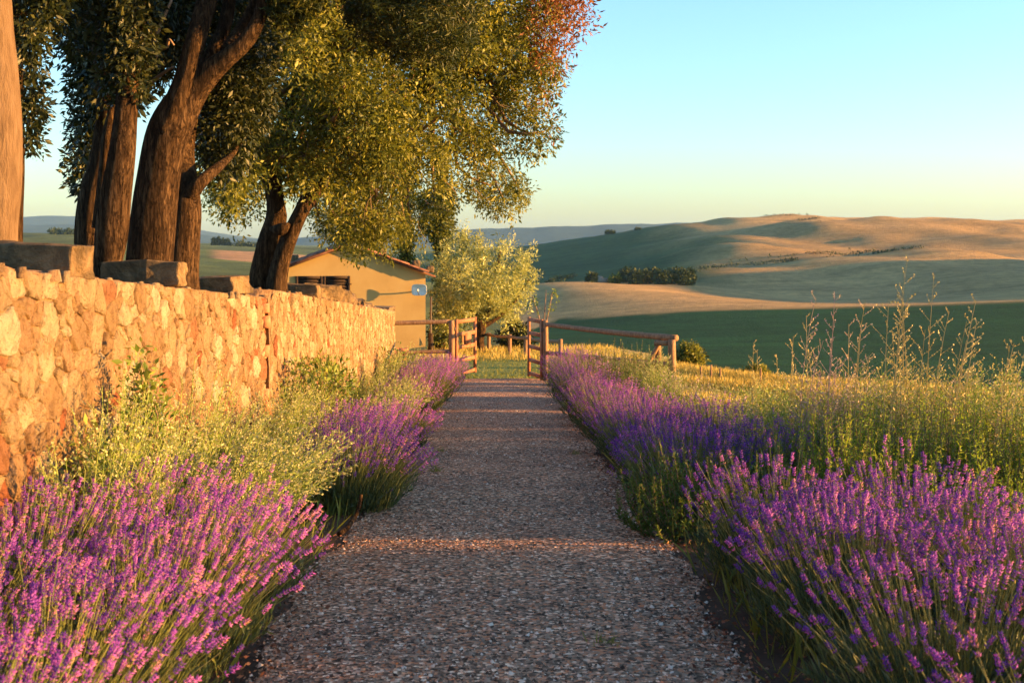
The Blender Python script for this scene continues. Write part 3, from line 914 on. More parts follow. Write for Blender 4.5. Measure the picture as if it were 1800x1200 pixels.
# ------------------------------------------------------------------ gate and fences
M_wood = noise_mat('weathered_round_wood', [(0.25, (0.10, 0.055, 0.03)), (0.5, (0.25, 0.145, 0.075)), (0.75, (0.38, 0.24, 0.13))], 5, 7, stretch=(6, 6, 1), bump=0.6, bdist=0.01, bscale=22)
M_gate = noise_mat('rust_painted_gate', [(0.25, (0.189, 0.068, 0.030)), (0.5, (0.294, 0.122, 0.056)), (0.75, (0.364, 0.177, 0.086))], 9, 6, bump=0.4, rough=0.75)
GD = 29.0
def post(name, x, y, r0, z0, z1, label, category='post', group=None, lean=(0, 0), seed=1, mat=None):
    n_ = 14
    P = np.stack([np.linspace(0, lean[0], n_), np.linspace(0, lean[1], n_), np.linspace(z0, z1, n_) - z0], -1)
    R = np.full(n_, r0); R[-1] *= 0.86
    o = mesh(name, *tube(P, R, 12, 0.10, 9, seed), mat or M_wood, smoothed=True)
    o.location = (x, y, z0)
    return set_props(o, label, category, group)
GPX = W(794, 0, GD)[0]; GPR = W(959, 0, GD)[0]
gz0 = ground_z(GD)
ptop = W(0, 563, GD)[2]
post('gate_post', GPX, GD, 0.068, gz0 - 0.2, ptop, 'round left gatepost at the end of the gravel path', group='gateposts', seed=1)
post('gate_post', GPR, GD, 0.062, gz0 - 0.2, ptop, 'dark round right gatepost at the end of the path', group='gateposts', seed=2)
def gate_leaf(hx, hy, ox, oy, zt, zb, label, plate=False):
    L_ = sqrt((ox - hx) ** 2 + (oy - hy) ** 2); rz = atan2(oy - hy, ox - hx)
    g_ = empty('gate_leaf', (hx, hy, zb), rz, label, 'gate', 'two open leaves of the wooden gate')
    H = zt - zb
    for x0 in (0.0, L_ - 0.07): mesh('stile', *box(x0, x0 + 0.07, -0.028, 0.028, 0, H), M_gate, g_)
    for k in range(5):
        z = 0.03 + (H - 0.13) * k / 4
        mesh('rail', *box(0.07, L_ - 0.07, -0.022, 0.022, z, z + 0.085), M_gate, g_)
    for k in (0.18, 0.8): mesh('hinge', *tube([[-0.03, 0, H * k], [-0.03, 0, H * k + 0.09]], [0.022, 0.022], 8), M_iron, g_)
    if plate: mesh('lock_plate', *box(L_ * 0.45, L_ * 0.72, -0.03, 0.03, H * 0.52, H * 0.74), M_gate, g_)
    return g_
a_ = W(801, 0, GD); b_ = W(836, 0, 30.0)
gate_leaf(a_[0], GD + 0.02, b_[0], 30.0, ptop + 0.02, gz0 + 0.10, 'sunlit left leaf of the open rust-brown wooden gate', True)
a_ = W(953, 0, GD); b_ = W(929, 0, 29.95)
gate_leaf(a_[0], GD + 0.02, b_[0], 29.95, ptop + 0.02, gz0 + 0.02, 'shaded right leaf of the open rust-brown wooden gate')
def rail_pole(p, q, r0, r1, n=16, seed=1, sag=0.0):
    t = np.linspace(0, 1, n)[:, None]; P = p * (1 - t) + q * t
    P[:, 2] -= sag * np.sin(pi * t[:, 0])
    return tube(P, np.linspace(r0, r1, n), 11, 0.09, 7, seed)
lf = empty('side_fence', (GPX, GD, gz0), 0, 'two rail round wood fence joining the wall end to the left gatepost', 'fence')
o0 = np.array([GPX, GD, gz0])
for (ya, yb, rr) in ((568, 565, 0.052), (620, 617, 0.045)):
    mesh('rail', *rail_pole(W(686, ya, 28.9) - o0, W(790, yb, GD) - o0, rr, rr, seed=int(ya)), M_wood, lf, smoothed=True)
rf_ = empty('rail_fence', (GPR, GD, gz0), 0, 'round wood rail fence running right from the gate to braced end posts', 'fence')
o0 = np.array([GPR, GD, gz0]); RD = 25.2
mesh('rail', *rail_pole(W(961, 570, GD) - o0, W(1189, 594, RD) - o0, 0.05, 0.066, 24, 3, 0.02), M_wood, rf_, smoothed=True)
mesh('rail', *rail_pole(W(961, 620, GD) - o0, W(1175, 640, RD) - o0, 0.045, 0.05, 24, 5), M_wood, rf_, smoothed=True)
for k, (pp, rr, dd, ty) in enumerate(((1157, 0.062, RD + 0.35, 597), (1181, 0.078, RD, 597))):
    top_ = W(pp, ty, dd)
    x, y = top_[0], top_[1]
    zb = float(near_z(x, y)) - 0.2
    P = np.array([[x, y, zb + (top_[2] - zb) * t] for t in np.linspace(0, 1, 12)]) - o0
    mesh('post', *tube(P, np.full(12, rr), 12, 0.12, 8, 20 + k), M_wood, rf_, smoothed=True)
p_, q_ = W(1132, 652, RD + 0.3), W(1160, 602, RD + 0.3)
mesh('brace', *rail_pole(p_ - o0, q_ - o0, 0.05, 0.045, 10, 9), M_wood, rf_, smoothed=True)
p_, q_ = W(1150, 603, RD + 0.1), W(1183, 603, RD + 0.05)
mesh('brace', *rail_pole(p_ - o0, q_ - o0, 0.055, 0.055, 8, 12), M_wood, rf_, smoothed=True)
# low fence on the lawn beyond
bf = empty('lawn_fence', tuple(W(905, 622, 46)), 0, 'low grey post and rail fence crossing the lawn beyond the gate', 'fence')
o0 = W(905, 622, 46)
tops = []
for k, (pp, yt, dd) in enumerate(((812, 582, 55), (859, 585, 52), (896, 588, 49), (924, 590, 45), (985, 596, 41))):
    t_ = W(pp, yt, dd); zb = float(near_z(t_[0], t_[1])) - 0.15
    P = np.array([[t_[0], t_[1], zb + (t_[2] - zb) * u] for u in np.linspace(0, 1, 8)]) - o0
    mesh('post', *tube(P, np.full(8, 0.075), 9, 0.12, 8, 40 + k), M_wood, bf, smoothed=True)
    tops.append(t_ - o0 + [0, -0.05, -0.07])
for k in range(4): mesh('rail', *rail_pole(tops[k], tops[k + 1], 0.06, 0.06, 10, 50 + k, 0.04), M_wood, bf, smoothed=True)
# stakes standing on the brow of the meadow
for k, (pp, yb, dd, h_) in enumerate(((1232, 660, 30.5, 0.32), (1250, 661, 30.2, 0.38), (1266, 662, 30, 0.3), (1337, 668, 27.8, 0.4))):
    q = W(pp, yb, dd); z = float(near_z(q[0], q[1]))
    post('meadow_stake', q[0], q[1], 0.022, z - 0.1, z + h_, ['leftmost short stake on the brow of the yellow meadow', 'second short stake on the brow of the meadow', 'third short stake on the brow of the meadow', 'rightmost lone stake on the brow of the meadow'][k], 'stake', 'short stakes on the meadow brow', seed=70 + k)
# ------------------------------------------------------------------ trees
LEAF_V = np.array([[0, 0, 0], [0.5, 0.10, 0.45], [0, 0, 1.0], [-0.5, 0.10, 0.45]], float)
LEAF_F = [np.array([[0, 1, 2], [0, 2, 3]])]
def bark(name, stops, scale=20, stretch=(1, 1, 0.16), bd=0.12, bs=1.0):
    m, nt, out = new_mat(name)
    v = obj_coords(nt, stretch)
    n1 = noise_n(nt, scale, 8, 0.75, v, 0.2)
    vo = nt.nodes.new('ShaderNodeTexVoronoi'); vo.feature = 'DISTANCE_TO_EDGE'; vo.inputs['Scale'].default_value = scale * 1.6
    vd = mixc(nt, v, n1.outputs['Color'], 0.12); nt.links.new(vd, vo.inputs['Vector'])
    r = ramp(nt, stops); nt.links.new(n1.outputs['Fac'], r.inputs[0])
    rv = ramp(nt, [(0.0, (0.2, 0.17, 0.15)), (0.16, (1, 1, 1))]); nt.links.new(vo.outputs['Distance'], rv.inputs[0])
    c = mixc(nt, r.outputs[0], rv.outputs[0], 0.75, 'MULTIPLY')
    rb = ramp(nt, [(0.0, (0, 0, 0)), (0.2, (1, 1, 1))]); nt.links.new(vo.outputs['Distance'], rb.inputs[0])
    nb = bump_n(nt, rb.outputs[0], 0.6 * bs, bd * 0.5)
    nb = bump_n(nt, n1.outputs['Fac'], 0.9 * bs, bd, nb)
    principled(nt, out, c, 0.95, nb, 0.12)
    return m
M_bark = bark('fissured_bark', [(0.3, (0.016, 0.009, 0.005)), (0.5, (0.086, 0.049, 0.023)), (0.72, (0.216, 0.134, 0.069))])
M_bark_pale = noise_mat('smooth_pale_bark', [(0.25, (0.074, 0.043, 0.021)), (0.5, (0.136, 0.087, 0.046)), (0.75, (0.180, 0.120, 0.070))], 16, 9, stretch=(1, 1, 0.25), bump=0.9, bdist=0.03, bscale=40, rough=0.95)
M_twig = noise_mat('twig_bark', [(0.3, (0.13, 0.085, 0.05)), (0.7, (0.28, 0.19, 0.12))], 12, 4, bump=0.3)
M_oak = leaf_mat('evergreen_oak_leaf', [(0, (0.036, 0.051, 0.010)), (0.45, (0.122, 0.142, 0.022)), (0.8, (0.217, 0.230, 0.034)), (1, (0.317, 0.306, 0.060))], 0.42, 0.45)
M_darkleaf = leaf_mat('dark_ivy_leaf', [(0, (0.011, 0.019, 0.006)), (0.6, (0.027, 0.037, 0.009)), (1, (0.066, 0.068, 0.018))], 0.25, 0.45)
M_russet = leaf_mat('russet_leaf', [(0, (0.115, 0.040, 0.014)), (0.5, (0.238, 0.084, 0.032)), (1, (0.302, 0.144, 0.056))], 0.35, 0.6)
M_needle = leaf_mat('conifer_needle', [(0, (0.015, 0.025, 0.005)), (0.6, (0.043, 0.058, 0.010)), (1, (0.095, 0.099, 0.020))], 0.3, 0.5)
M_olive = leaf_mat('olive_leaf', [(0, (0.122, 0.152, 0.045)), (0.5, (0.354, 0.384, 0.130)), (1, (0.610, 0.634, 0.280))], 0.4, 0.45)
M_hedge = leaf_mat('far_scrub_leaf', [(0, (0.015, 0.034, 0.010)), (0.6, (0.037, 0.061, 0.016)), (1, (0.085, 0.104, 0.025))], 0.15, 0.7)

def in_poly(px, py, poly):
    inside = np.zeros(len(px), bool)
    n_ = len(poly)
    for i in range(n_):
        x1, y1 = poly[i]; x2, y2 = poly[(i + 1) % n_]
        c = ((y1 > py) != (y2 > py)) & (px < (x2 - x1) * (py - y1) / (y2 - y1 + 1e-9) + x1)
        inside ^= c
    return inside
def edge_dist(px, py, poly):
    best = np.full(len(px), 1e9)
    for i in range(len(poly)):
        a = np.array(poly[i], float); b = np.array(poly[(i + 1) % len(poly)], float)
        ab = b - a; t = np.clip(((px - a[0]) * ab[0] + (py - a[1]) * ab[1]) / (ab @ ab), 0, 1)
        best = np.minimum(best, np.hypot(px - a[0] - t * ab[0], py - a[1] - t * ab[1]))
    return best
def crown_points(poly, d, hd, n, r, soft=130.0, skew=0.0):
    """points through a crown whose outline at distance d is poly and whose depth swells inward from the outline"""
    poly = [(float(a), float(b)) for a, b in poly]
    x0, x1 = min(p[0] for p in poly), max(p[0] for p in poly); y0, y1 = min(p[1] for p in poly), max(p[1] for p in poly)
    out = []
    while sum(len(o) for o in out) < n:
        px, py = r.uniform(x0, x1, 4 * n), r.uniform(y0, y1, 4 * n)
        k = in_poly(px, py, poly); px, py = px[k], py[k]
        e = np.clip(edge_dist(px, py, poly) / soft, 0, 1)
        h = hd * np.sqrt(1 - (1 - e) ** 2)
        dd = d + skew * (px - 700) + (np.maximum(py - 280, 0) * 0.034 if skew else 0) + h * r.uniform(-1, 1, len(px))
        out.append(np.stack([(px - 900) / F * dd, dd, CAMZ + (HOR - py) / F * dd], -1))
    return np.concatenate(out)[:n]
def leaf_mass(centres, per, spread, L, w, r, droop=0.3, out_from=None, jitter=0.3):
    n_ = len(centres) * per
    c = np.repeat(centres, per, 0)
    off = r.normal(size=(n_, 3)); off *= (spread * r.random(n_) ** 0.4 / np.maximum(np.linalg.norm(off, axis=1), 1e-6))[:, None]
    P = c + off
    D = norm(off) * 0.9 + r.normal(size=(n_, 3)) * 0.55 + np.array([0, 0, -droop])
    ln = L * np.clip(r.lognormal(-0.08, 0.34, n_), 0.45, 1.9)
    V, Fs = merge(LEAF_V, LEAF_F, frames(D, r.uniform(0, 2 * pi, n_)), P, np.stack([ln * w, ln * w, ln], -1))
    tone = np.clip(np.repeat(r.normal(0.5, 0.26, len(centres)), per) + r.normal(0, 0.16, n_), 0, 1)
    return V, Fs, np.repeat(tone, 4)
def twigs(centres, r, L=0.45, rad=0.006, to=None):
    """a thin crooked twig ending in every clump"""
    B = Bag()
    for c in centres:
        d = norm(((to - c) if to is not None else np.array([0, 0, -1.0])) + r.normal(size=3) * 0.6)
        p = c + d * L
        P = spline([p, (p + c) / 2 + r.normal(size=3) * 0.05, c], 4)
        B.add(*tube(P, np.linspace(rad, rad * 0.4, 4), 4, cap=False))
    return B
def stem(ctrl, n=26, sides=18, rough=0.10, seed=1, lobes=0.05):
    """ctrl rows: px, py, d, radius in px"""
    rows = np.array([[*W(a, b, d), rr / F * d] for a, b, d, rr in ctrl])
    S = spline(rows, n)
    return tube(S[:, :3], S[:, 3], sides, rough, 7, seed, lobes=lobes)
def limb(p, q, r0, r1, seed, bend=0.25, n=9, sides=8):
    rr = np.random.default_rng(seed); L = np.linalg.norm(q - p)
    m1 = p * 0.66 + q * 0.34 + rr.normal(size=3) * bend * L * 0.4 + np.array([0, 0, bend * 0.35 * L]); m2 = p * 0.3 + q * 0.7 + rr.normal(size=3) * bend * L * 0.4
    S = spline(np.array([p, m1, m2, q]), n)
    return tube(S, np.linspace(r0, r1, n), sides, 0.12, 9, seed)
def tree_root(name, base, label, group='old trees behind the stone wall'):
    return empty(name, tuple(base), 0, label, 'tree', group)
def rel(V, root): return V - np.array(root.location)

# --- twin-stemmed evergreen oak with the great crown
r = np.random.default_rng(101)
oak = tree_root('evergreen_oak', W(478, 520, 16.6), 'broad evergreen oak with twin leaning trunk and a huge olive-gold crown')
V, Fs = stem([(458, 545, 16.6, 30), (459, 505, 16.6, 22), (462, 465, 16.6, 19), (474, 425, 16.6, 19), (486, 385, 16.7, 18), (483, 345, 16.7, 14), (478, 290, 16.9, 17), (500, 220, 17.1, 14), (540, 120, 17.3, 10)], seed=3)
mesh('trunk', rel(V, oak), Fs, M_bark, oak, smoothed=True)
V, Fs = stem([(490, 545, 16.4, 25), (486, 505, 16.4, 19), (494, 460, 16.4, 16), (512, 410, 16.4, 14), (530, 372, 16.4, 13), (552, 335, 16.6, 14), (600, 270, 17.4, 12), (680, 190, 18.4, 9), (760, 110, 19.2, 6)], seed=5)
mesh('trunk', rel(V, oak), Fs, M_bark, oak, smoothed=True)
V, Fs = stem([(476, 402, 16.45, 3), (490, 404, 16.3, 9), (500, 400, 16.25, 8), (508, 394, 16.3, 3)], 8, 10, 0.2, 8)
mesh('burr', rel(V, oak), Fs, M_bark, oak, smoothed=True)
poly_oak = [(392, -260), (700, -420), (900, -260), (955, -60), (985, 20), (970, 100), (968, 170), (962, 240), (918, 285), (915, 340), (890, 372), (846, 350), (820, 322), (790, 352), (770, 404), (728, 412), (700, 408), (668, 412), (640, 418), (592, 422), (566, 414), (556, 380), (512, 300), (455, 330), (410, 380), (385, 310), (352, 250), (350, 120)]
boughs = crown_points(poly_oak, 17.4, 2.2, 285, r, 150, 0.005)
bough_r = r.uniform(0.30, 0.72, len(boughs))
cl = np.concatenate([b + norm(r.normal(size=(20, 3))) * (br * r.random((20, 1)) ** 0.45) for b, br in zip(boughs, bough_r)])
# keep clumps inside the outline
ppx, ppy = 900 + F * cl[:, 0] / cl[:, 1], HOR - F * (cl[:, 2] - CAMZ) / cl[:, 1]
keep = in_poly(ppx, ppy, poly_oak) | (edge_dist(ppx, ppy, poly_oak) < np.where(np.repeat(r.random(len(boughs)) < 0.3, 20), 42, 12))
cl = cl[keep]; ppy = ppy[keep]
vis = ppy > -40
low = crown_points([(558, 376), (700, 380), (738, 412), (690, 424), (640, 430), (588, 420)], 18.6, 0.9, 64, r, 40)
cl = np.vstack([cl, low]); vis = np.concatenate([vis, np.ones(64, bool)])
V1, F1, a1 = leaf_mass(cl[vis], 54, 0.19, 0.062, 0.38, r, 0.35)
V2, F2, a2 = leaf_mass(cl[~vis], 14, 0.26, 0.13, 0.42, r, 0.35)
B = Bag(); B.add(rel(V1, oak), F1, a1); B.add(rel(V2, oak), F2, a2)
B.build('crown', M_oak, oak, kind='stuff')
tops = [W(540, 130, 17.3), W(640, 230, 18.0), W(480, 290, 16.9), W(740, 130, 19.0), W(600, 270, 17.4)]
B = Bag()
for k, b in enumerate(boughs[:220]):
    s_ = min(tops, key=lambda t: np.linalg.norm(t - b))
    B.add(*limb(s_, b, 0.055, 0.014, 300 + k, 0.2, 7, 6))
tw = twigs(cl[vis][::5], r, 0.4, 0.006, W(600, 150, 17.6))
B.add(np.concatenate(tw.V), [np.concatenate(tw.F4)])
B.V = [v - np.array(oak.location) for v in B.V]
B.build('branches', M_twig, oak, smoothed=True, kind='stuff')
# withered russet spray at the top right
poly_r = [(925, -120), (985, -140), (1030, -60), (1026, 10), (1036, 48), (1010, 62), (1005, 98), (968, 126), (945, 84), (935, 30)]
c2 = crown_points(poly_r, 17.5, 0.9, 230, r, 60)
V, Fs, a = leaf_mass(c2, 26, 0.26, 0.075, 0.3, r, 0.2)
o = mesh('withered_leaves', rel(V, oak), Fs, M_russet, oak, attrs={'rnd': a}, kind='stuff'); o['label'] = 'withered russet leaves at the crown edge'
c3 = crown_points([(950, 120), (978, 150), (975, 230), (958, 250), (940, 180)], 18.4, 0.4, 9, r, 40)
V, Fs, a = leaf_mass(c3, 26, 0.16, 0.075, 0.3, r, 0.2)
mesh('withered_leaves', rel(V, oak), Fs, M_russet, oak, attrs={'rnd': a}, kind='stuff')

# --- forked conifer in the cluster
pine = tree_root('forked_conifer', W(265, 500, 10.6), 'thick forked conifer trunk, sunlit on its right, largest of the trunk cluster')
V, Fs = stem([(262, 520, 10.6, 46), (262, 470, 10.6, 39), (268, 400, 10.6, 37), (278, 320, 10.6, 36), (292, 250, 10.6, 38), (310, 205, 10.6, 38), (338, 160, 10.6, 30), (372, 125, 10.55, 22), (405, 98, 10.5, 17), (436, 68, 10.5, 15), (458, 25, 10.5, 13), (470, -40, 10.5, 12), (520, -130, 10.5, 9)], 46, 22, 0.09, 11, 0.07)
mesh('trunk', rel(V, pine), Fs, M_bark, pine, smoothed=True)
V, Fs = stem([(290, 230, 10.55, 26), (308, 190, 10.5, 22), (325, 140, 10.5, 19), (340, 85, 10.5, 18), (356, 30, 10.6, 18), (375, -40, 10.7, 16), (390, -150, 10.8, 12)], 26, 16, 0.09, 12)
mesh('fork', rel(V, pine), Fs, M_bark, pine, smoothed=True)
for k, c in enumerate(([(350, 140, 10.8, 14), (385, 70, 10.9, 13), (400, 20, 11, 12), (408, -60, 11, 10)], [(396, 92, 10.6, 12), (425, 50, 10.8, 11), (448, 5, 10.9, 9), (455, -60, 11, 7)],
                       [(255, 150, 10.9, 7), (262, 110, 10.7, 5), (272, 70, 10.6, 4), (290, 25, 10.5, 3), (302, 0, 10.5, 2)], [(252, 150, 10.8, 5), (262, 120, 10.6, 4), (276, 98, 10.5, 3)],
                       [(255, 155, 10.8, 5), (285, 130, 10.6, 3.4), (305, 118, 10.5, 2)], [(272, 85, 10.6, 4), (292, 84, 10.5, 3.2), (297, 70, 10.4, 2.4), (306, 80, 10.4, 1.6)])):
    V, Fs = stem(c, 14, 9, 0.12, 30 + k, 0)
    mesh('branch', rel(V, pine), Fs, M_bark if k < 2 else M_twig, pine, smoothed=True)
def needle_mass(centres, per, spread, L, r):
    n_ = len(centres) * per
    c = np.repeat(centres, per, 0)
    ax = np.repeat(norm(r.normal(size=(len(centres), 3)) + np.array([0.35, 0, 0.35])), per, 0)
    t = r.random(n_)[:, None]
    P = c + ax * (t - 0.5) * spread * 2 + r.normal(size=(n_, 3)) * 0.02
    D = ax * 0.8 + r.normal(size=(n_, 3)) * 0.7
    ln = L * r.uniform(0.7, 1.3, n_)
    V, Fs = merge(LEAF_V, LEAF_F, frames(D), P, np.stack([ln * 0.18, ln * 0.18, ln], -1))
    tone = np.clip(np.repeat(r.normal(0.5, 0.26, len(centres)), per) + r.normal(0, 0.16, n_), 0, 1)
    return V, Fs, np.repeat(tone, 4)
B = Bag()
for poly, d, hd, nn in (([(455, -90), (560, -110), (575, -30), (545, 22), (505, 38), (478, 20)], 10.6, 0.5, 330), ([(600, -160), (830, -180), (842, -20), (828, 70), (800, 108), (745, 98), (700, 100), (655, 82), (612, 40)], 11.4, 1.0, 1300)):
    c = crown_points(poly, d, hd, nn, r, 60)
    V, Fs, a = needle_mass(c, 40, 0.12, 0.065, r)
    B.add(rel(V, pine), Fs, a)
B.build('needle_foliage', M_needle, pine, kind='stuff')
B = Bag()
for k, (p, q) in enumerate(((W(500, -110, 10.5), W(620, -60, 11.2)), (W(620, -60, 11.2), W(720, 30, 11.3)), (W(700, -40, 11.3), W(820, 40, 11.4)), (W(640, -40, 11.2), W(660, 60, 11.3)), (W(478, -60, 10.5), W(520, 10, 10.6)))):
    B.add(*limb(p, q, 0.02, 0.006, 400 + k, 0.12))
B.V = [v - np.array(pine.location) for v in B.V]
B.build('foliage_limbs', M_twig, pine, smoothed=True)

# --- other trunks of the cluster
ta = tree_root('ivy_clad_tree', W(160, 490, 11.4), 'dark ivy-shaded trunk at the left of the trunk cluster')
V, Fs = stem([(168, 520, 11.4, 36), (165, 470, 11.4, 32), (160, 400, 11.4, 27), (163, 345, 11.4, 24), (178, 280, 11.4, 22), (188, 200, 11.4, 20), (186, 100, 11.4, 22), (160, 0, 11.4, 20), (120, -120, 11.4, 16)], 30, 16, 0.12, 41)
mesh('trunk', rel(V, ta), Fs, M_bark, ta, smoothed=True)
V, Fs = stem([(172, 400, 11.2, 10), (184, 300, 11.1, 11), (190, 240, 11.1, 11), (198, 190, 11.15, 7)], 16, 10, 0.15, 42)
mesh('side_stem', rel(V, ta), Fs, M_bark, ta, smoothed=True)
c = crown_points([(128, -120), (250, -160), (262, 20), (240, 120), (232, 190), (190, 210), (166, 260), (156, 330), (140, 322), (134, 250), (140, 180), (128, 90)], 11.9, 0.8, 900, r, 70)
V, Fs, a = leaf_mass(c, 34, 0.17, 0.06, 0.4, r, 0.4)
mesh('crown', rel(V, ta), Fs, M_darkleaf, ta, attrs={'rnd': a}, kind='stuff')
tb = tree_root('slender_tree', W(195, 490, 10.2), 'slender sunlit trunk curving up beside the thick forked conifer')
V, Fs = stem([(184, 530, 10.2, 26), (187, 480, 10.2, 22), (194, 420, 10.2, 27), (204, 340, 10.2, 25), (214, 270, 10.2, 22), (220, 210, 10.25, 20), (226, 130, 10.3, 19), (236, 40, 10.4, 17), (240, -80, 10.5, 14)], 32, 18, 0.10, 51)
mesh('trunk', rel(V, tb), Fs, M_bark, tb, smoothed=True)
c = crown_points([(205, -140), (330, -160), (345, 10), (330, 90), (290, 120), (250, 160), (225, 90)], 11.7, 0.7, 600, r, 60)
V, Fs, a = leaf_mass(c, 30, 0.17, 0.062, 0.4, r, 0.4)
mesh('crown', rel(V, tb), Fs, M_darkleaf, tb, attrs={'rnd': a}, kind='stuff')
c = crown_points([(178, -120), (262, -120), (258, 60), (246, 150), (225, 185), (196, 150), (186, 60)], 10.35, 0.35, 300, r, 50)
V, Fs, a = leaf_mass(c, 30, 0.15, 0.055, 0.4, r, 0.4)
mesh('crown', rel(V, tb), Fs, M_darkleaf, tb, attrs={'rnd': a}, kind='stuff')
td = tree_root('leaning_tree', W(318, 500, 11.6), 'knobbly trunk right of the forked conifer with a limb reaching right')
V, Fs = stem([(312, 530, 11.6, 40), (314, 480, 11.6, 34), (320, 420, 11.6, 29), (326, 370, 11.6, 25), (322, 320, 11.7, 24), (318, 260, 11.9, 22), (330, 160, 12.1, 18), (350, 20, 12.3, 14), (360, -100, 12.4, 10)], 30, 18, 0.14, 61, 0.08)
mesh('trunk', rel(V, td), Fs, M_bark, td, smoothed=True)
V, Fs = stem([(326, 350, 11.6, 16), (345, 328, 11.5, 14), (365, 308, 11.6, 10), (388, 290, 11.8, 7), (410, 270, 12.2, 5), (430, 240, 12.6, 3)], 16, 12, 0.15, 62)
mesh('limb', rel(V, td), Fs, M_bark, td, smoothed=True)
c = crown_points([(345, -100), (400, -120), (480, 60), (470, 190), (440, 250), (405, 300), (360, 300), (345, 230), (350, 100)], 12.7, 0.7, 620, r, 60)
V, Fs, a = leaf_mass(c, 34, 0.18, 0.06, 0.38, r, 0.4)
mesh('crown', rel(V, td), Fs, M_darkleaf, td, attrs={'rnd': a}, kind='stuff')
# hanging sprays below the limb
c = crown_points([(340, 300), (420, 250), (455, 300), (430, 350), (405, 385), (385, 390), (372, 330)], 13.4, 0.3, 60, r, 40)
V, Fs, a = leaf_mass(c, 26, 0.14, 0.062, 0.36, r, 0.6)
mesh('hanging_spray', rel(V, td), Fs, M_oak, td, attrs={'rnd': a}, kind='stuff')

# --- pale trunk at the left edge, and the one behind it
tp = tree_root('pale_trunk_tree', W(-10, 470, 8.2), 'smooth pale sunlit trunk at the left edge of the picture')
V, Fs = stem([(-16, 520, 8.2, 48), (-18, 420, 8.2, 46), (-16, 330, 8.2, 50), (-14, 230, 8.2, 50), (-16, 150, 8.2, 47), (-24, 60, 8.2, 46), (-32, -40, 8.2, 44), (-60, -180, 8.2, 36)], 34, 24, 0.05, 71, 0.02)
mesh('trunk', rel(V, tp), Fs, M_bark_pale, tp, smoothed=True)
c = crown_points([(-200, -600), (200, -620), (260, -300), (60, -220), (-200, -260)], 8.2, 1.0, 160, r, 80)
V, Fs, a = leaf_mass(c, 20, 0.25, 0.11, 0.4, r, 0.3)
mesh('crown', rel(V, tp), Fs, M_oak, tp, attrs={'rnd': a}, kind='stuff')
tq = tree_root('shaded_tree', W(25, 470, 9.8), 'dark shaded tree with drooping foliage right behind the pale left trunk')
V, Fs = stem([(14, 520, 9.8, 26), (18, 420, 9.8, 22), (20, 300, 9.8, 21), (20, 180, 9.8, 20), (22, 80, 9.8, 19), (36, 10, 9.8, 14), (60, -60, 9.8, 10)], 28, 14, 0.10, 73)
mesh('trunk', rel(V, tq), Fs, M_bark, tq, smoothed=True)
c = crown_points([(10, -140), (110, -150), (120, -30), (84, 40), (78, 70), (66, 110), (70, 180), (64, 230), (52, 270), (40, 240), (34, 120)], 9.9, 0.4, 330, r, 50)
V, Fs, a = leaf_mass(c, 34, 0.13, 0.055, 0.38, r, 0.5)
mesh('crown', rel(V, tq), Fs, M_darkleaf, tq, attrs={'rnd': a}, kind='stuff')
c = crown_points([(90, -40), (140, -40), (150, 100), (122, 92), (104, 84), (96, 40)], 10.4, 0.3, 60, r, 30)
V, Fs, a = leaf_mass(c, 22, 0.12, 0.055, 0.38, r, 0.5)
mesh('hanging_spray', rel(V, tq), Fs, M_darkleaf, tq, attrs={'rnd': a}, kind='stuff')

# --- ivy-wrapped columns behind the house
for k, (pp, wpx, y0, lab) in enumerate(((648, 9, 250, 'left ivy-wrapped bare column of a tree behind the house roof'), (712, 10, 300, 'middle ivy-wrapped tree trunk rising behind the house roof'), (776, 9, 300, 'right ivy-wrapped tree trunk between the house and the olive'))):
    d = 54.0; b = W(pp, 612, d)
    t_ = tree_root('ivy_column_tree', (b[0], d, float(near_z(b[0], d)) - 0.1), lab, 'ivy-wrapped trunks behind the house')
    V, Fs = stem([(pp, 625, d, wpx * 0.7), (pp + 1, 520, d, wpx * 0.6), (pp, 420, d, wpx * 0.55), (pp - 1, 320, d, wpx * 0.5), (pp, y0 - 60, d, wpx * 0.35)], 18, 9, 0.12, 81 + k)
    mesh('trunk', rel(V, t_), Fs, M_bark, t_, smoothed=True)
    hh = r.uniform(y0 - 40, 600, 900); cc = np.array([W(pp + r.normal(0, wpx * 0.55), h_, d + r.normal(0, 0.22)) for h_ in hh])
    if k == 2:
        ex = crown_points([(738, 340), (800, 330), (798, 395), (792, 430), (768, 428), (752, 414), (736, 410)], d, 0.8, 420, r, 25); cc = np.vstack([cc, ex])
    if k < 2:
        ex = crown_points([(pp - 26, y0 - 40), (pp + 24, y0 - 60), (pp + 26, y0 + 70), (pp - 20, y0 + 80)], d, 0.8, 160, r, 25); cc = np.vstack([cc, ex])
    V, Fs, a = leaf_mass(cc, 14, 0.16, 0.12, 0.6, r, 0.4)
    mesh('ivy', rel(V, t_), Fs, M_oak, t_, attrs={'rnd': a * 0.8}, kind='stuff')

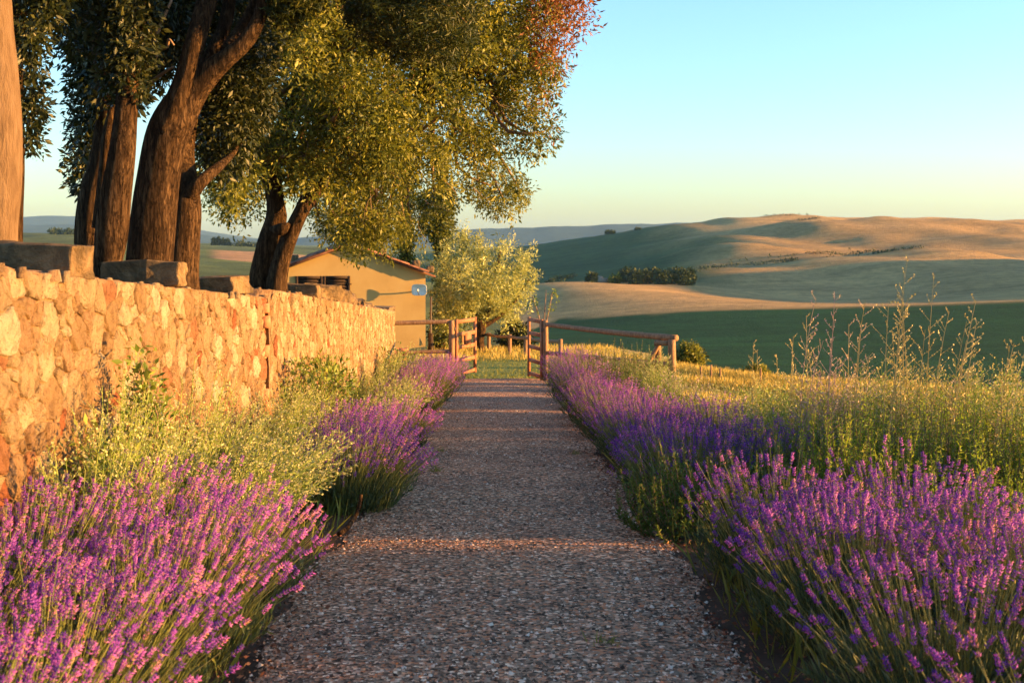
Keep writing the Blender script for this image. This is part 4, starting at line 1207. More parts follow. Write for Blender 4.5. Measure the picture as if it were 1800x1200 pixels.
# --- olive tree on the lawn
ob = W(846, 621, 52.0)
olive = tree_root('olive_tree', (ob[0], ob[1], float(near_z(ob[0], ob[1])) - 0.05), 'silvery olive tree with short dark trunk on the lawn beyond the gate', 'lawn trees')
V, Fs = stem([(846, 634, 52.0, 11), (845, 615, 52.0, 8.5), (843, 595, 52.0, 8), (846, 578, 52.0, 8), (842, 560, 52.0, 7)], 16, 12, 0.15, 91)
mesh('trunk', rel(V, olive), Fs, M_bark, olive, smoothed=True)
for k, c in enumerate(([(843, 575, 52.0, 6), (828, 545, 51.8, 5), (815, 505, 51.7, 4), (800, 460, 51.6, 2)], [(845, 572, 52.0, 6), (858, 548, 52.0, 5), (868, 500, 52.2, 3.6), (880, 440, 52.2, 2)], [(846, 575, 52.0, 5), (872, 560, 52.3, 4), (905, 530, 52.5, 3), (930, 490, 52.6, 1.6)], [(843, 570, 52.0, 5), (842, 530, 52.6, 4), (850, 470, 52.8, 2)])):
    V, Fs = stem(c, 12, 8, 0.1, 95 + k, 0); mesh('limb', rel(V, olive), Fs, M_bark, olive, smoothed=True)
poly_o = [(778, 582), (760, 545), (760, 480), (764, 452), (780, 434), (800, 444), (806, 420), (818, 418), (832, 440), (850, 426), (860, 412), (884, 410), (898, 430), (918, 440), (936, 462), (940, 474), (948, 478), (940, 500), (926, 515), (924, 540), (910, 566), (888, 566), (872, 546), (846, 556), (812, 560), (796, 590)]
bo = crown_points(poly_o, 52.0, 2.0, 100, r, 70)
c = np.concatenate([b_ + r.normal(size=(14, 3)) * np.array([0.20, 0.20, 0.34]) for b_ in bo])
V, Fs, a = leaf_mass(c, 22, 0.17, 0.13, 0.28, r, -0.35)
mesh('crown', rel(V, olive), Fs, M_olive, olive, attrs={'rnd': a}, kind='stuff')
# lower greener growth behind it
def bush_obj(name, px, yb, d, wpx, hpx, label, mat, group, n=60, per=16, L=0.1, cat='bush', seed=1, base=None, shape=1.0):
    rr = np.random.default_rng(seed)
    b = W(px, yb, d)
    z = base if base is not None else float(near_z(b[0], b[1]))
    root = empty(name, (b[0], b[1], z), 0, label, cat, group)
    w_, h_ = wpx / F * d / 2, hpx / F * d
    q = norm(rr.normal(size=(n, 3))) * (rr.random((n, 1)) ** 0.4) * np.array([w_, w_, h_ * 0.5]) + np.array([0, 0, h_ * 0.5])
    q[:, :2] *= (1.15 - 0.5 * shape * (q[:, 2:3] / h_))
    V, Fs, a = leaf_mass(q, per, w_ * 0.28 + h_ * 0.05, L, 0.5, rr, 0.0)
    mesh('crown', V, Fs, mat, root, attrs={'rnd': a}, kind='stuff')
    B = Bag()
    for k in range(5): B.add(*limb(np.array([rr.normal(0, 0.03), rr.normal(0, 0.03), -0.05]), q[k], 0.012 * max(1, h_), 0.004, seed + k, 0.2, 5, 5))
    B.build('trunk', M_twig, root)
    return root
bush_obj('shrub', 905, 600, 56, 62, 42, 'round green shrub low behind the olive tree', M_darkleaf, 'shrubs beyond the gate', 240, 20, 0.14, seed=3)
bush_obj('shrub', 776, 600, 56, 46, 60, 'green shrub between the house corner and the olive trunk', M_darkleaf, 'shrubs beyond the gate', 200, 20, 0.14, seed=4)
bush_obj('shrub', 1212, 660, 36, 52, 44, 'yellow-green bush just right of the braced end posts', M_oak, 'bushes below the meadow brow', 220, 24, 0.08, seed=5)
bush_obj('shrub', 1328, 668, 34, 50, 28, 'low leafy bush peeping over the meadow brow', M_oak, 'bushes below the meadow brow', 160, 24, 0.08, seed=6)
for k, (pp, yb, d, w_, h_, lab) in enumerate(((1660, 730, 30, 70, 36, 'dark bush left of the three below the meadow brow at right'), (1730, 738, 28, 80, 44, 'dark bush in the middle of the three below the brow at right'), (1800, 745, 27, 80, 40, 'dark bush cut by the right picture edge below the brow'))):
    bush_obj('shrub', pp, yb, d, w_, h_, lab, M_hedge, 'bushes below the meadow brow', 160, 22, 0.09, seed=10 + k)

# --- far copse, hedges and single trees on the hills
def far_z(px, Yd):
    j = np.clip(np.searchsorted(fy, Yd), 1, len(fy) - 1); i = np.clip((px + 900) / 7.5, 0, len(fpx) - 1.001); i0 = int(i); f = i - i0
    t = (Yd - fy[j - 1]) / (fy[j] - fy[j - 1])
    g = lambda jj: FZ[jj, i0] * (1 - f) + FZ[jj, i0 + 1] * f
    return float(g(j - 1) * (1 - t) + g(j) * t)
def far_row(px, py, y0=540):
    """distance at which the far land is seen in a given pixel"""
    for j in range(len(fy)):
        if fy[j] < y0: continue
        z = far_z(px, fy[j] + 0.01)
        if HOR - F * (z - CAMZ) / fy[j] <= py: return fy[j]
    return 1400.0
cop = [(1040, 17, 17), (1081, 18, 15), (1100, 24, 24), (1116, 22, 27), (1132, 24, 25), (1148, 24, 24), (1164, 24, 25), (1176, 22, 24), (1188, 20, 28), (1200, 22, 30), (1212, 18, 30)]
names = ['lone round tree left of the far ruin', 'pale round bush beside the far ruin', 'leftmost dark tree of the far copse', 'second dark tree from the left in the far copse', 'third dark tree from the left in the far copse', 'fourth dark tree from the left in the far copse', 'fifth dark tree from the left in the far copse', 'sixth dark tree from the left in the far copse', 'third round tree from the right end of the far copse', 'second round tree from the right end of the far copse', 'last round tree at the right end of the far copse']
for k, (pp, w_, h_) in enumerate(cop):
    d = 512 + 8 * ((k * 7) % 3)
    bush_obj('copse_tree', pp, 500, d, w_, h_, names[k], M_hedge if k != 1 else M_oak, 'trees of the far copse', 90, 18, 1.0, 'tree', 30 + k, far_z(pp, d) - 0.3, 0.4)
d = 520; b = W(1062, 497, d); zr = far_z(1062, d) - 0.3
ruin = empty('stone_ruin', (b[0], d, zr), 0.3, 'tiny roofless stone ruin left of the far copse', 'ruin')
M_ruin = noise_mat('ruin_stone', [(0.3, (0.20, 0.15, 0.11)), (0.7, (0.36, 0.28, 0.20))], 2, 5, bump=0.3)
mesh('wall', *box(-1.6, 1.6, 0, 0.5, 0, 2.6), M_ruin, ruin); mesh('wall', *box(-1.6, -1.1, 0.5, 4.5, 0, 3.4), M_ruin, ruin)
mesh('wall', *box(1.1, 1.6, 0.5, 4.5, 0, 1.9), M_ruin, ruin); mesh('wall', *box(-1.1, 1.1, 4.0, 4.5, 0, 3.1), M_ruin, ruin)
rr = np.random.default_rng(77)
hc = []
for (line, dens, hgt) in (([(1225, 476), (1290, 468), (1370, 462), (1400, 458)], 80, 0.8), ([(1420, 453), (1500, 449), (1560, 446)], 60, 0.8), ([(1560, 446), (1620, 440)], 20, 0.6), ([(960, 500), (985, 494), (1012, 488)], 70, 2.2), ([(1340, 384), (1400, 386), (1440, 388)], 40, 1.2)):
    L = np.array(line, float)
    for t in np.linspace(0, len(L) - 1.001, dens):
        i = int(t); q = L[i] + (L[i + 1] - L[i]) * (t - i)
        Yd = far_row(q[0], q[1] + rr.normal(0, 1.2)); x = (q[0] - 900) / F * Yd
        hc.append([x, Yd, far_z(q[0], Yd) + rr.uniform(0, hgt)])
V, Fs, a = leaf_mass(np.array(hc), 16, 0.9, 0.8, 0.6, rr, 0)
mesh('hillside_hedge', V, Fs, M_hedge, attrs={'rnd': a}, kind='stuff', label='thin dark hedge lines along the far hillside track', category='hedge')
for k, (pp, Yd, w_, h_, lab, shp) in enumerate(((1072, 1385, 16, 6, 'flat clump of trees on the left shoulder of the far hill skyline', 0.3), (1121, 1385, 8, 7, 'small lone tree on the far hill skyline', 0.3), (100, 1380, 26, 9, 'left clump of distant trees on the ridge beside the pale trunk', 0.3), (122, 1380, 22, 8, 'right clump of distant trees on the ridge beside the trunk cluster', 0.3),
                                               (376, 1380, 5, 14, 'leftmost tiny distant cypress on the left ridge', 1.3), (384, 1380, 5, 15, 'second tiny distant cypress on the left ridge', 1.3), (392, 1380, 5, 13, 'third tiny distant cypress on the left ridge', 1.3), (400, 1380, 8, 12, 'distant dark tree beside the tiny cypresses', 0.5), (424, 1380, 26, 9, 'long distant grove left of the twin trunk', 0.3), (446, 1380, 24, 8, 'distant grove partly hidden by the twin trunk', 0.3))):
    bush_obj('distant_tree', pp, 430, Yd, w_, h_, lab, M_hedge, 'distant trees on the skyline', 50, 14, 2.2, 'tree', 130 + k, far_z(pp, Yd) - 0.5, shp)
# ------------------------------------------------------------------ flowers, herbs and grasses
M_lavstem = leaf_mat('lavender_stem', [(0, (0.10, 0.14, 0.03)), (0.6, (0.24, 0.27, 0.07)), (1, (0.42, 0.40, 0.16))], 0.2, 0.6)
M_lavleaf = leaf_mat('lavender_leaf', [(0, (0.04, 0.065, 0.03)), (0.6, (0.09, 0.125, 0.05)), (1, (0.17, 0.19, 0.08))], 0.25, 0.6)
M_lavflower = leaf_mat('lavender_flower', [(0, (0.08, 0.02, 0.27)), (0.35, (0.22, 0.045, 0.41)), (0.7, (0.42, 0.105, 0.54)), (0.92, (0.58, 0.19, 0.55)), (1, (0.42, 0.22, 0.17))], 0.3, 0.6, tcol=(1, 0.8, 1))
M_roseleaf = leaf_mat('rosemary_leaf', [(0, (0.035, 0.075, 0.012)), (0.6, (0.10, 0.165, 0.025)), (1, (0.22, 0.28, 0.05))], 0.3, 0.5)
M_thicket = leaf_mat('bright_rosemary_leaf', [(0, (0.084, 0.152, 0.017)), (0.6, (0.228, 0.329, 0.039)), (1, (0.432, 0.488, 0.077))], 0.5, 0.5)  # lighter, yellower copy of the rosemary leaf colour
M_sage = leaf_mat('russian_sage', [(0, (0.14, 0.23, 0.03)), (0.5, (0.32, 0.42, 0.08)), (1, (0.50, 0.54, 0.18))], 0.3, 0.7)
M_sagebud = leaf_mat('sage_bud', [(0, (0.30, 0.22, 0.30)), (0.5, (0.46, 0.34, 0.32)), (1, (0.55, 0.46, 0.30))], 0.3, 0.7)
M_palebud = leaf_mat('pale_sage_bud', [(0, (0.30, 0.28, 0.20)), (0.5, (0.46, 0.45, 0.22)), (1, (0.58, 0.56, 0.30))], 0.35, 0.7)
M_stalk = leaf_mat('dry_stalk', [(0, (0.32, 0.28, 0.10)), (0.5, (0.50, 0.42, 0.17)), (1, (0.62, 0.52, 0.26))], 0.2, 0.7)
M_straw = leaf_mat('dry_meadow_grass', [(0, (0.26, 0.20, 0.045)), (0.5, (0.46, 0.35, 0.085)), (1, (0.62, 0.48, 0.17))], 0.35, 0.7)
M_green = leaf_mat('fresh_grass', [(0, (0.08, 0.12, 0.02)), (0.5, (0.19, 0.21, 0.035)), (1, (0.34, 0.31, 0.07))], 0.35, 0.7)
M_shrub = leaf_mat('broad_shrub_leaf', [(0, (0.07, 0.12, 0.02)), (0.6, (0.16, 0.22, 0.035)), (1, (0.28, 0.31, 0.06))], 0.35, 0.45)
M_litter = leaf_mat('dry_leaf_litter', [(0, (0.09, 0.035, 0.02)), (0.5, (0.22, 0.085, 0.04)), (1, (0.36, 0.20, 0.10))], 0.1, 0.8)

def tubes(P, R, a):
    """many thin 3-sided stems at once; P (N,k,3), R (N,k)"""
    N, k = P.shape[:2]
    T = norm(np.gradient(P, axis=1))
    ref = np.tile([0.31, 0.95, 0.05], (N, k, 1))
    U = norm(np.cross(T, ref)); Bn = np.cross(T, U)
    ang = np.array([0, 2 * pi / 3, 4 * pi / 3])
    V = P[:, :, None, :] + (np.cos(ang)[None, None, :, None] * U[:, :, None, :] + np.sin(ang)[None, None, :, None] * Bn[:, :, None, :]) * R[:, :, None, None]
    base = (np.arange(N) * k * 3)[:, None, None, None]
    i = np.arange(k - 1)[None, :, None, None] * 3; j = np.arange(3)[None, None, :, None]; jn = (j + 1) % 3
    Fq = np.concatenate([base + i + j, base + i + jn, base + i + 3 + jn, base + i + 3 + j], -1).reshape(-1, 4)
    return V.reshape(-1, 3), [Fq], np.repeat(a, k * 3)
def curve3(p0, p1, p2, k):
    t = np.linspace(0, 1, k)[None, :, None]
    return p0[:, None] * (1 - t) ** 2 + 2 * p1[:, None] * t * (1 - t) + p2[:, None] * t ** 2
TET_V = np.array([[0.5, 0, 0.0], [-0.25, 0.43, 0.0], [-0.25, -0.43, 0.0], [0, 0, 1.0]])
TET_F = np.array([[0, 1, 3], [1, 2, 3], [2, 0, 3]])
def head_template(whorls, per, r, L=1.0):
    """a lavender spike: stacked whorls of calyces pointing up and out"""
    T, D, S = [], [], []
    for w_ in range(whorls):
        z = L * (w_ / max(1, whorls - 1)) ** 0.9
        if w_ == 0: z = -0.16
        n_ = per if w_ < whorls - 1 else max(3, per - 1)
        rr = 0.11 * (1.0 - 0.25 * abs(w_ / whorls - 0.4)) 
        for k in range(n_):
            a = 2 * pi * (k + 0.5 * (w_ % 2)) / n_ + r.uniform(-0.3, 0.3)
            T.append([rr * cos(a), rr * sin(a), z + r.uniform(-0.04, 0.04)])
            D.append([cos(a), sin(a), r.uniform(0.5, 1.3)])
            s = r.uniform(0.75, 1.15)
            S.append([0.15 * s, 0.15 * s, 0.27 * s])
    return merge(TET_V, [TET_F], frames(np.array(D)), np.array(T), np.array(S))
hr_ = np.random.default_rng(55)
HEADS = {0: [head_template(5, 5, hr_) for _ in range(6)], 1: [head_template(4, 3, hr_) for _ in range(4)], 2: [head_template(3, 3, hr_) for _ in range(3)]}
BLADE_V = np.array([[-0.5, 0, 0], [0.5, 0, 0], [0.42, 0.06, 0.5], [-0.42, 0.06, 0.5], [0, 0.22, 1.0]])
BLADE_F = [np.array([[0, 1, 2], [0, 2, 3], [3, 2, 4]])]
lav_n = 0
def gzat(x, y):
    return float(near_z(np.array(x), np.array(y)))
def lavender(x, y, rad, h, n, lod, label, lean=(0, 0), flower=1.0, leafn=None, tone=0.0, name='lavender_bush', group='lavender bushes edging the path'):
    global lav_n
    lav_n += 1
    r = np.random.default_rng(500 + lav_n)
    x = x + axis_x(y)
    n = int(n * {0: 0.52 if x > 0 else 0.57, 1: 0.85, 2: 0.9}[lod]); h = h * (0.9 if lod < 2 else 0.95)
    root = empty(name, (x, y, gzat(x, y)), 0, label, 'lavender', group)
    rho = np.sqrt(r.random(n)); phi = r.uniform(0, 2 * pi, n)
    b = np.stack([rho * 0.62 * rad * np.cos(phi), rho * 0.62 * rad * np.sin(phi), np.full(n, -0.01)], -1) + r.normal(0, 0.02, (n, 3)) * [1, 1, 0]
    hh = h * (1.0 - 0.30 * rho ** 3) * np.clip(r.normal(0.95, 0.11, n), 0.6, 1.2)
    tip = np.stack([rho * rad * np.cos(phi), rho * rad * np.sin(phi), hh], -1) + r.normal(0, 0.035, (n, 3))
    tip[:, :2] += np.array(lean)[None] * (hh / h)[:, None]
    mid = b * 0.45 + tip * 0.55 + np.stack([-0.12 * rho * rad * np.cos(phi), -0.12 * rho * rad * np.sin(phi), 0.10 * h * np.ones(n)], -1) + r.normal(0, 0.02, (n, 3))
    k = 4 if lod == 0 else 3
    P = curve3(b, mid, tip, k)
    sr = {0: 0.0021, 1: 0.0026, 2: 0.003}[lod]
    R = np.linspace(1.3, 0.75, k)[None] * sr * r.uniform(0.8, 1.2, (n, 1))
    st = np.clip(r.normal(0.5, 0.22, n), 0, 1)
    V, Fs, a = tubes(P, R, st)
    mesh('stems', V, Fs, M_lavstem, root, attrs={'rnd': a}, kind='stuff')
    # flower spikes
    n = len(P)
    D = norm(P[:, -1] - P[:, -2]) + r.normal(0, 0.10, (n, 3))
    hl = {0: 0.043, 1: 0.052, 2: 0.062}[lod] * r.uniform(0.6, 1.35, n)
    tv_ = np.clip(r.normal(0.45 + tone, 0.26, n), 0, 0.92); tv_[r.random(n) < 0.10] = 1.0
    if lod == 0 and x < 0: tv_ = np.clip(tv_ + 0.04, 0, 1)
    has = r.random(n) < flower * (1.0 - 0.30 * rho ** 4)
    B = Bag()
    T_ = HEADS[lod]
    which = r.integers(0, len(T_), n)
    for w_ in range(len(T_)):
        s_ = has & (which == w_)
        if not s_.any(): continue
        hv, hf = T_[w_]
        fat = r.uniform(0.75, 1.15, s_.sum()) * {0: 0.043, 1: 0.05, 2: 0.06}[lod]
        V, Fs = merge(hv, hf, frames(D[s_]), tip[s_] - norm(D[s_]) * 0.004, np.stack([fat, fat, hl[s_]], -1))
        a = np.repeat(tv_[s_], len(hv)) + np.tile(np.repeat(r.normal(0, 0.13, len(hv) // 4), 4), s_.sum())
        B.add(V, Fs, np.clip(a, 0, 1))
    B.build('flower_spikes', M_lavflower, root, kind='stuff')
    # leafy lower cushion
    ln = leafn or {0: 4200, 1: 2600, 2: 1300}[lod]
    rho = r.random(ln) ** 0.5; phi = r.uniform(0, 2 * pi, ln); up = r.random(ln) ** 0.8
    hz = h * 0.60 * (1 - 0.45 * rho ** 2) * up
    q = np.stack([rho * rad * 0.95 * np.cos(phi), rho * rad * 0.95 * np.sin(phi), hz], -1); q[:, :2] *= (0.62 + 0.42 * up)[:, None]
    q[:, :2] += np.array(lean)[None] * (0.7 * hz / h)[:, None]
    Dl = np.stack([np.cos(phi) * rho * 0.6, np.sin(phi) * rho * 0.6, np.ones(ln)], -1) + r.normal(0, 0.33, (ln, 3))
    L_ = {0: 0.06, 1: 0.075, 2: 0.10}[lod] * r.uniform(0.6, 1.4, ln)
    V, Fs = merge(LEAF_V, LEAF_F, frames(Dl), q, np.stack([L_ * 0.13, L_ * 0.3, L_], -1))
    mesh('leaves', V, Fs, M_lavleaf, root, attrs={'rnd': np.repeat(np.clip(r.normal(0.45, 0.25, ln), 0, 1), 4)}, kind='stuff')
    return root

def rosemary(x, y, rad, h, nst, label, lod=0, seed=1, lean=(0, 0), mat=None, group='rosemary bushes in the right bed'):
    r = np.random.default_rng(800 + seed)
    x = x + axis_x(y)
    root = empty('rosemary_bush', (x, y, gzat(x, y)), 0, label, 'rosemary', group)
    rho = np.sqrt(r.random(nst)); phi = r.uniform(0, 2 * pi, nst)
    nst = int(nst * 1.6); rho = np.sqrt(r.random(nst)); phi = r.uniform(0, 2 * pi, nst)
    b = np.stack([rho * 0.75 * rad * np.cos(phi), rho * 0.75 * rad * np.sin(phi), np.full(nst, -0.02)], -1)
    hh = h * (1 - 0.45 * rho ** 2) * r.uniform(0.4, 1.08, nst)
    tip = np.stack([rho * 1.1 * rad * np.cos(phi), rho * 1.1 * rad * np.sin(phi), hh], -1) + r.normal(0, 0.10, (nst, 3)) * [1, 1, 0.3]; tip[:, :2] += np.array(lean)[None] * (hh / h)[:, None]
    mid = b * 0.35 + tip * 0.65 + np.stack([0.2 * rho * rad * np.cos(phi), 0.2 * rho * rad * np.sin(phi), -0.08 * hh], -1)
    P = curve3(b, mid, tip, 6)
    V, Fs, a = tubes(P, np.linspace(0.006, 0.002, 6)[None] * np.ones((nst, 1)), r.random(nst))
    mesh('stems', V, Fs, M_twig, root, attrs={'rnd': a}, kind='stuff')
    per = {0: 105, 1: 75, 2: 60}[lod]; L0 = {0: 0.036, 1: 0.046, 2: 0.06}[lod]
    t = np.linspace(0.12, 1.0, per)[None, :, None] + r.normal(0, 0.01, (nst, per, 1)); t = np.clip(t, 0, 1)
    Q = b[:, None] * (1 - t) ** 2 + 2 * mid[:, None] * t * (1 - t) + tip[:, None] * t ** 2
    T = norm(2 * (1 - t) * (mid - b)[:, None] + 2 * t * (tip - mid)[:, None])
    D = T * 0.7 + r.normal(0, 0.7, Q.shape)
    L_ = L0 * r.uniform(0.6, 1.25, (nst, per)) * (1.05 - 0.55 * t[:, :, 0] ** 6)
    Q = Q.reshape(-1, 3); D = D.reshape(-1, 3); L_ = L_.reshape(-1)
    V, Fs = merge(LEAF_V, LEAF_F, frames(D), Q, np.stack([L_ * 0.24, L_ * 0.4, L_], -1))
    tone = np.clip(np.repeat(r.normal(0.4, 0.15, nst), per) + 0.25 * np.tile(np.linspace(-0.6, 1, per), nst) + r.normal(0, 0.12, nst * per), 0, 1)
    mesh('needles', V, Fs, mat or M_roseleaf, root, attrs={'rnd': np.repeat(tone, 4)}, kind='stuff')
    return root

def sage(x, y, rad, h, nst, label, lean=(0.0, 0.0), seed=1, side=14, name='russian_sage', cat='sage', group='sprawling sage plants', th=1.0, mat=None, bud=None, budn=4, stiff=0.25, sl=0.14):
    r = np.random.default_rng(900 + seed)
    if name == 'russian_sage': nst = int(nst * 1.7); th = th * 1.25
    x = x + axis_x(y)
    root = empty(name, (x, y, gzat(x, y)), 0, label, cat, group)
    rho = np.sqrt(r.random(nst)); phi = r.uniform(0, 2 * pi, nst)
    b = np.stack([rho * 0.3 * rad * np.cos(phi), rho * 0.3 * rad * np.sin(phi), np.full(nst, -0.02)], -1)
    hh = h * (1 - 0.35 * rho ** 2) * r.uniform(0.7, 1.1, nst)
    if name == 'tall_dry_stalk': hh[0] = h; rho[0] = 0.0
    tip = np.stack([rho * rad * np.cos(phi), rho * rad * np.sin(phi), hh], -1); tip[:, :2] += np.array(lean)[None] * (hh / h)[:, None] * r.uniform(0.5, 1.3, (nst, 1))
    mid = b * 0.5 + tip * 0.5 + np.stack([np.zeros(nst), np.zeros(nst), stiff * 0.6 * hh], -1) - np.hstack([np.array(lean)[None] * 0.15 * np.ones((nst, 1)), np.zeros((nst, 1))]) + r.normal(0, 0.03, (nst, 3))
    P = curve3(b, mid, tip, 8)
    V, Fs, a = tubes(P, np.linspace(0.004, 0.0014, 8)[None] * th * np.ones((nst, 1)), np.clip(r.normal(0.55, 0.2, nst), 0, 1))
    mesh('stems', V, Fs, mat or M_sage, root, attrs={'rnd': a}, kind='stuff')
    ns = nst * side
    t = (np.tile(np.linspace(0.28, 0.97, side), nst) + r.normal(0, 0.02, ns))[:, None]; t = np.clip(t, 0.2, 0.985)
    bb, mm, tt_ = (np.repeat(q, side, 0) for q in (b, mid, tip))
    Q = bb * (1 - t) ** 2 + 2 * mm * t * (1 - t) + tt_ * t ** 2
    T = norm(2 * (1 - t) * (mm - bb) + 2 * t * (tt_ - mm))
    out = r.normal(size=(ns, 3)); out -= T * (out * T).sum(1, keepdims=True); out = norm(out)
    L_ = sl * h * (1.15 - 0.85 * t[:, 0]) * r.uniform(0.6, 1.3, ns)
    E = Q + (T * 0.75 + out * 0.8) * L_[:, None]
    M_ = (Q + E) / 2 + out * (0.12 * L_)[:, None]
    P2 = curve3(Q, M_, E, 3)
    V, Fs, a = tubes(P2[:, [0, 2]], np.linspace(0.0018, 0.0009, 2)[None] * th * np.ones((ns, 1)), np.clip(r.normal(0.55, 0.2, ns), 0, 1))
    B = Bag(); B.add(V, Fs, a)
    B.build('side_branches', mat or M_sage, root, kind='stuff')
    nb = ns * budn
    u = np.tile(np.linspace(0.25, 1.0, budn), ns)[:, None]
    q0, q1, q2 = (np.repeat(P2[:, i], budn, 0) for i in range(3))
    Q3 = q0 * (1 - u) ** 2 + 2 * M_.repeat(budn, 0) * u * (1 - u) + q2 * u ** 2
    s = 0.010 * min(th, 1.3) * r.uniform(0.6, 1.3, nb)
    V, Fs = merge(LEAF_V, LEAF_F, frames(r.normal(size=(nb, 3)) * 0.6 + np.repeat(T, budn, 0)), Q3, np.stack([s * 1.1, s * 1.1, s * 1.2], -1))
    mesh('buds', V, Fs, bud or M_palebud, root, attrs={'rnd': np.repeat(r.random(nb), 4)}, kind='stuff')
    # small leaves low down
    nlp = 64 if group.startswith('feathery') else 30; nl = nst * nlp
    t = r.uniform(0.05, 0.85 if nlp > 30 else 0.6, (nl, 1)); bb, mm, tt_ = (np.repeat(q, nlp, 0) for q in (b, mid, tip))
    Q = bb * (1 - t) ** 2 + 2 * mm * t * (1 - t) + tt_ * t ** 2 + r.normal(0, 0.03, (nl, 3))
    L_ = 0.035 * r.uniform(0.6, 1.4, nl)
    V, Fs = merge(LEAF_V, LEAF_F, frames(r.normal(size=(nl, 3)) + [0, 0, 0.6]), Q, np.stack([L_ * 0.35, L_ * 0.35, L_], -1))
    mesh('leaves', V, Fs, mat or M_sage, root, attrs={'rnd': np.repeat(np.clip(r.normal(0.3, 0.2, nl), 0, 1), 4)}, kind='stuff')
    return root

# --- left bed, from the camera outward
LL = (0.14, 0.02)
lavender(-1.52, 3.35, 0.50, 0.60, 560, 0, 'blurred lavender bush nearest the camera on the left path edge', LL, tone=0.05)
lavender(-2.10, 3.55, 0.50, 0.62, 460, 0, 'lavender bush at the bottom left corner against the wall', LL, tone=0.08)
lavender(-1.55, 4.35, 0.52, 0.60, 620, 0, 'second lavender bush from the camera on the left path edge', LL, tone=0.05)
lavender(-2.15, 4.65, 0.52, 0.64, 560, 0, 'lavender bush behind the second one, close to the left wall', LL, tone=0.08)
lavender(-1.52, 5.35, 0.52, 0.60, 640, 0, 'third lavender bush on the left path edge, before the dark gap', LL, tone=0.03)
lavender(-2.15, 5.75, 0.55, 0.66, 600, 0, 'lavender bush near the wall below the largest slab', LL, tone=0.08)
lavender(-1.50, 6.30, 0.50, 0.62, 600, 0, 'fourth lavender bush on the left path edge with a purple shaded side', LL)
lavender(-2.05, 6.95, 0.50, 0.66, 520, 0, 'last pink lit bush of the near left lavender, below the wall', LL, tone=0.08)
sage(-2.25, 8.1, 0.42, 0.95, 34, 'tall pale sage against the wall left of the vertical joint', (0.1, 0), 1)
sage(-2.2, 6.7, 0.40, 1.05, 26, 'wispy sage against the wall below the largest slab', (0.1, 0), 120)
sage(-2.3, 7.5, 0.40, 1.20, 26, 'wispy sage beside the narrow dark shrub, camera side', (0.12, 0), 121)
sage(-2.25, 9.0, 0.45, 1.15, 28, 'wispy sage beyond the narrow dark shrub', (0.15, 0), 122)
sage(-2.2, 12.8, 0.50, 0.95, 28, 'wispy sage touching the bright green shrub', (0.2, 0), 123)
sage(-1.85, 7.9, 0.50, 0.80, 46, 'pale sage sprawling right out of the left bed over the gap', (0.55, 0.15), 2)
sage(-1.75, 9.0, 0.50, 0.80, 46, 'pale sage leaning behind the sprawling one in the left bed', (0.45, 0.1), 3)
sage(-2.2, 10.0, 0.50, 0.85, 40, 'pale sage in the middle of the left bed by the wall', (0.25, 0), 4)
sage(-2.1, 11.6, 0.50, 0.85, 40, 'pale sage just before the leafy green shrub at the wall', (0.3, 0), 5)
lavender(-1.20, 9.75, 0.52, 0.60, 640, 1, 'lavender bush tinted deep blue-violet for shade, left path edge mid-way', (0.12, 0), tone=-0.36)  # negative tone puts the shade into the flower colour
lavender(-1.30, 10.7, 0.50, 0.62, 560, 1, 'violet lavender bush right behind the deep blue-violet one', (0.1, 0), tone=-0.1)
lavender(-1.55, 12.0, 0.55, 0.64, 540, 1, 'pinkish lavender bush left of the path beside the leafy shrub', (0.15, 0))
lavender(-1.25, 13.3, 0.46, 0.58, 420, 1, 'pink-lit lavender tuft overhanging the left path edge mid-way', (0.12, 0), tone=0.08)
sage(-1.6, 14.6, 0.50, 0.70, 40, 'pale grassy sage on the left past the pink-lit tuft', (0.35, 0), 6)
sage(-1.5, 16.4, 0.50, 0.72, 40, 'pale sage halfway to the gate on the left', (0.3, 0), 7)
lavender(-1.45, 18.0, 0.50, 0.55, 320, 2, 'small faded lavender bush two thirds along the left bed', (0.12, 0), tone=0.1)
sage(-2.0, 18.4, 0.50, 0.80, 36, 'pale sage near the wall two thirds along', (0.3, 0), 8)
for k, (yy_, lab) in enumerate(((20.2, 'pink lavender bush third before the left gatepost'), (22.2, 'pink lavender bush second before the left gatepost'), (24.4, 'pink lavender bush next but one to the left gatepost'), (26.8, 'pink lavender bush beside the left gatepost'))):
    lavender(-1.42, yy_, 0.62, 0.62, 420, 2, lab, (0.12, 0), tone=0.12)
lavender(-2.1, 26.6, 0.55, 0.62, 260, 2, 'lavender bush under the side fence at the wall end', (0.1, 0), tone=0.05)
sage(-2.1, 22.0, 0.50, 0.85, 36, 'pale sage by the wall near its far end', (0.2, 0), 9)
sage(-2.05, 24.6, 0.45, 0.95, 30, 'tall thin sage at the far end of the wall', (0.2, 0), 10)

# --- right bed
RL = (-0.04, 0.0)
lavender(1.70, 3.45, 0.55, 0.56, 420, 0, 'lavender bush at the bottom right corner nearest the camera', RL, flower=0.8)
lavender(2.35, 4.2, 0.55, 0.62, 520, 0, 'lavender bush cut by the right picture edge', RL)
lavender(1.62, 4.55, 0.55, 0.60, 560, 0, 'nearest full lavender bush on the right path edge', RL, flower=0.85)
lavender(2.30, 5.3, 0.55, 0.66, 600, 0, 'lavender bush at the right behind the nearest ones', RL, tone=0.05)
lavender(1.60, 5.65, 0.55, 0.64, 600, 0, 'tall lavender bush in front of the low rosemary on the right', RL)
lavender(1.62, 6.33, 0.46, 0.62, 480, 0, 'narrow lavender bush added between two tall ones at right', RL)  # added to close a gap that let a sun stripe through
lavender(2.25, 6.05, 0.46, 0.66, 420, 0, 'lavender bush added behind the narrow one', RL)  # added with the narrow bush to block the same sun stripe
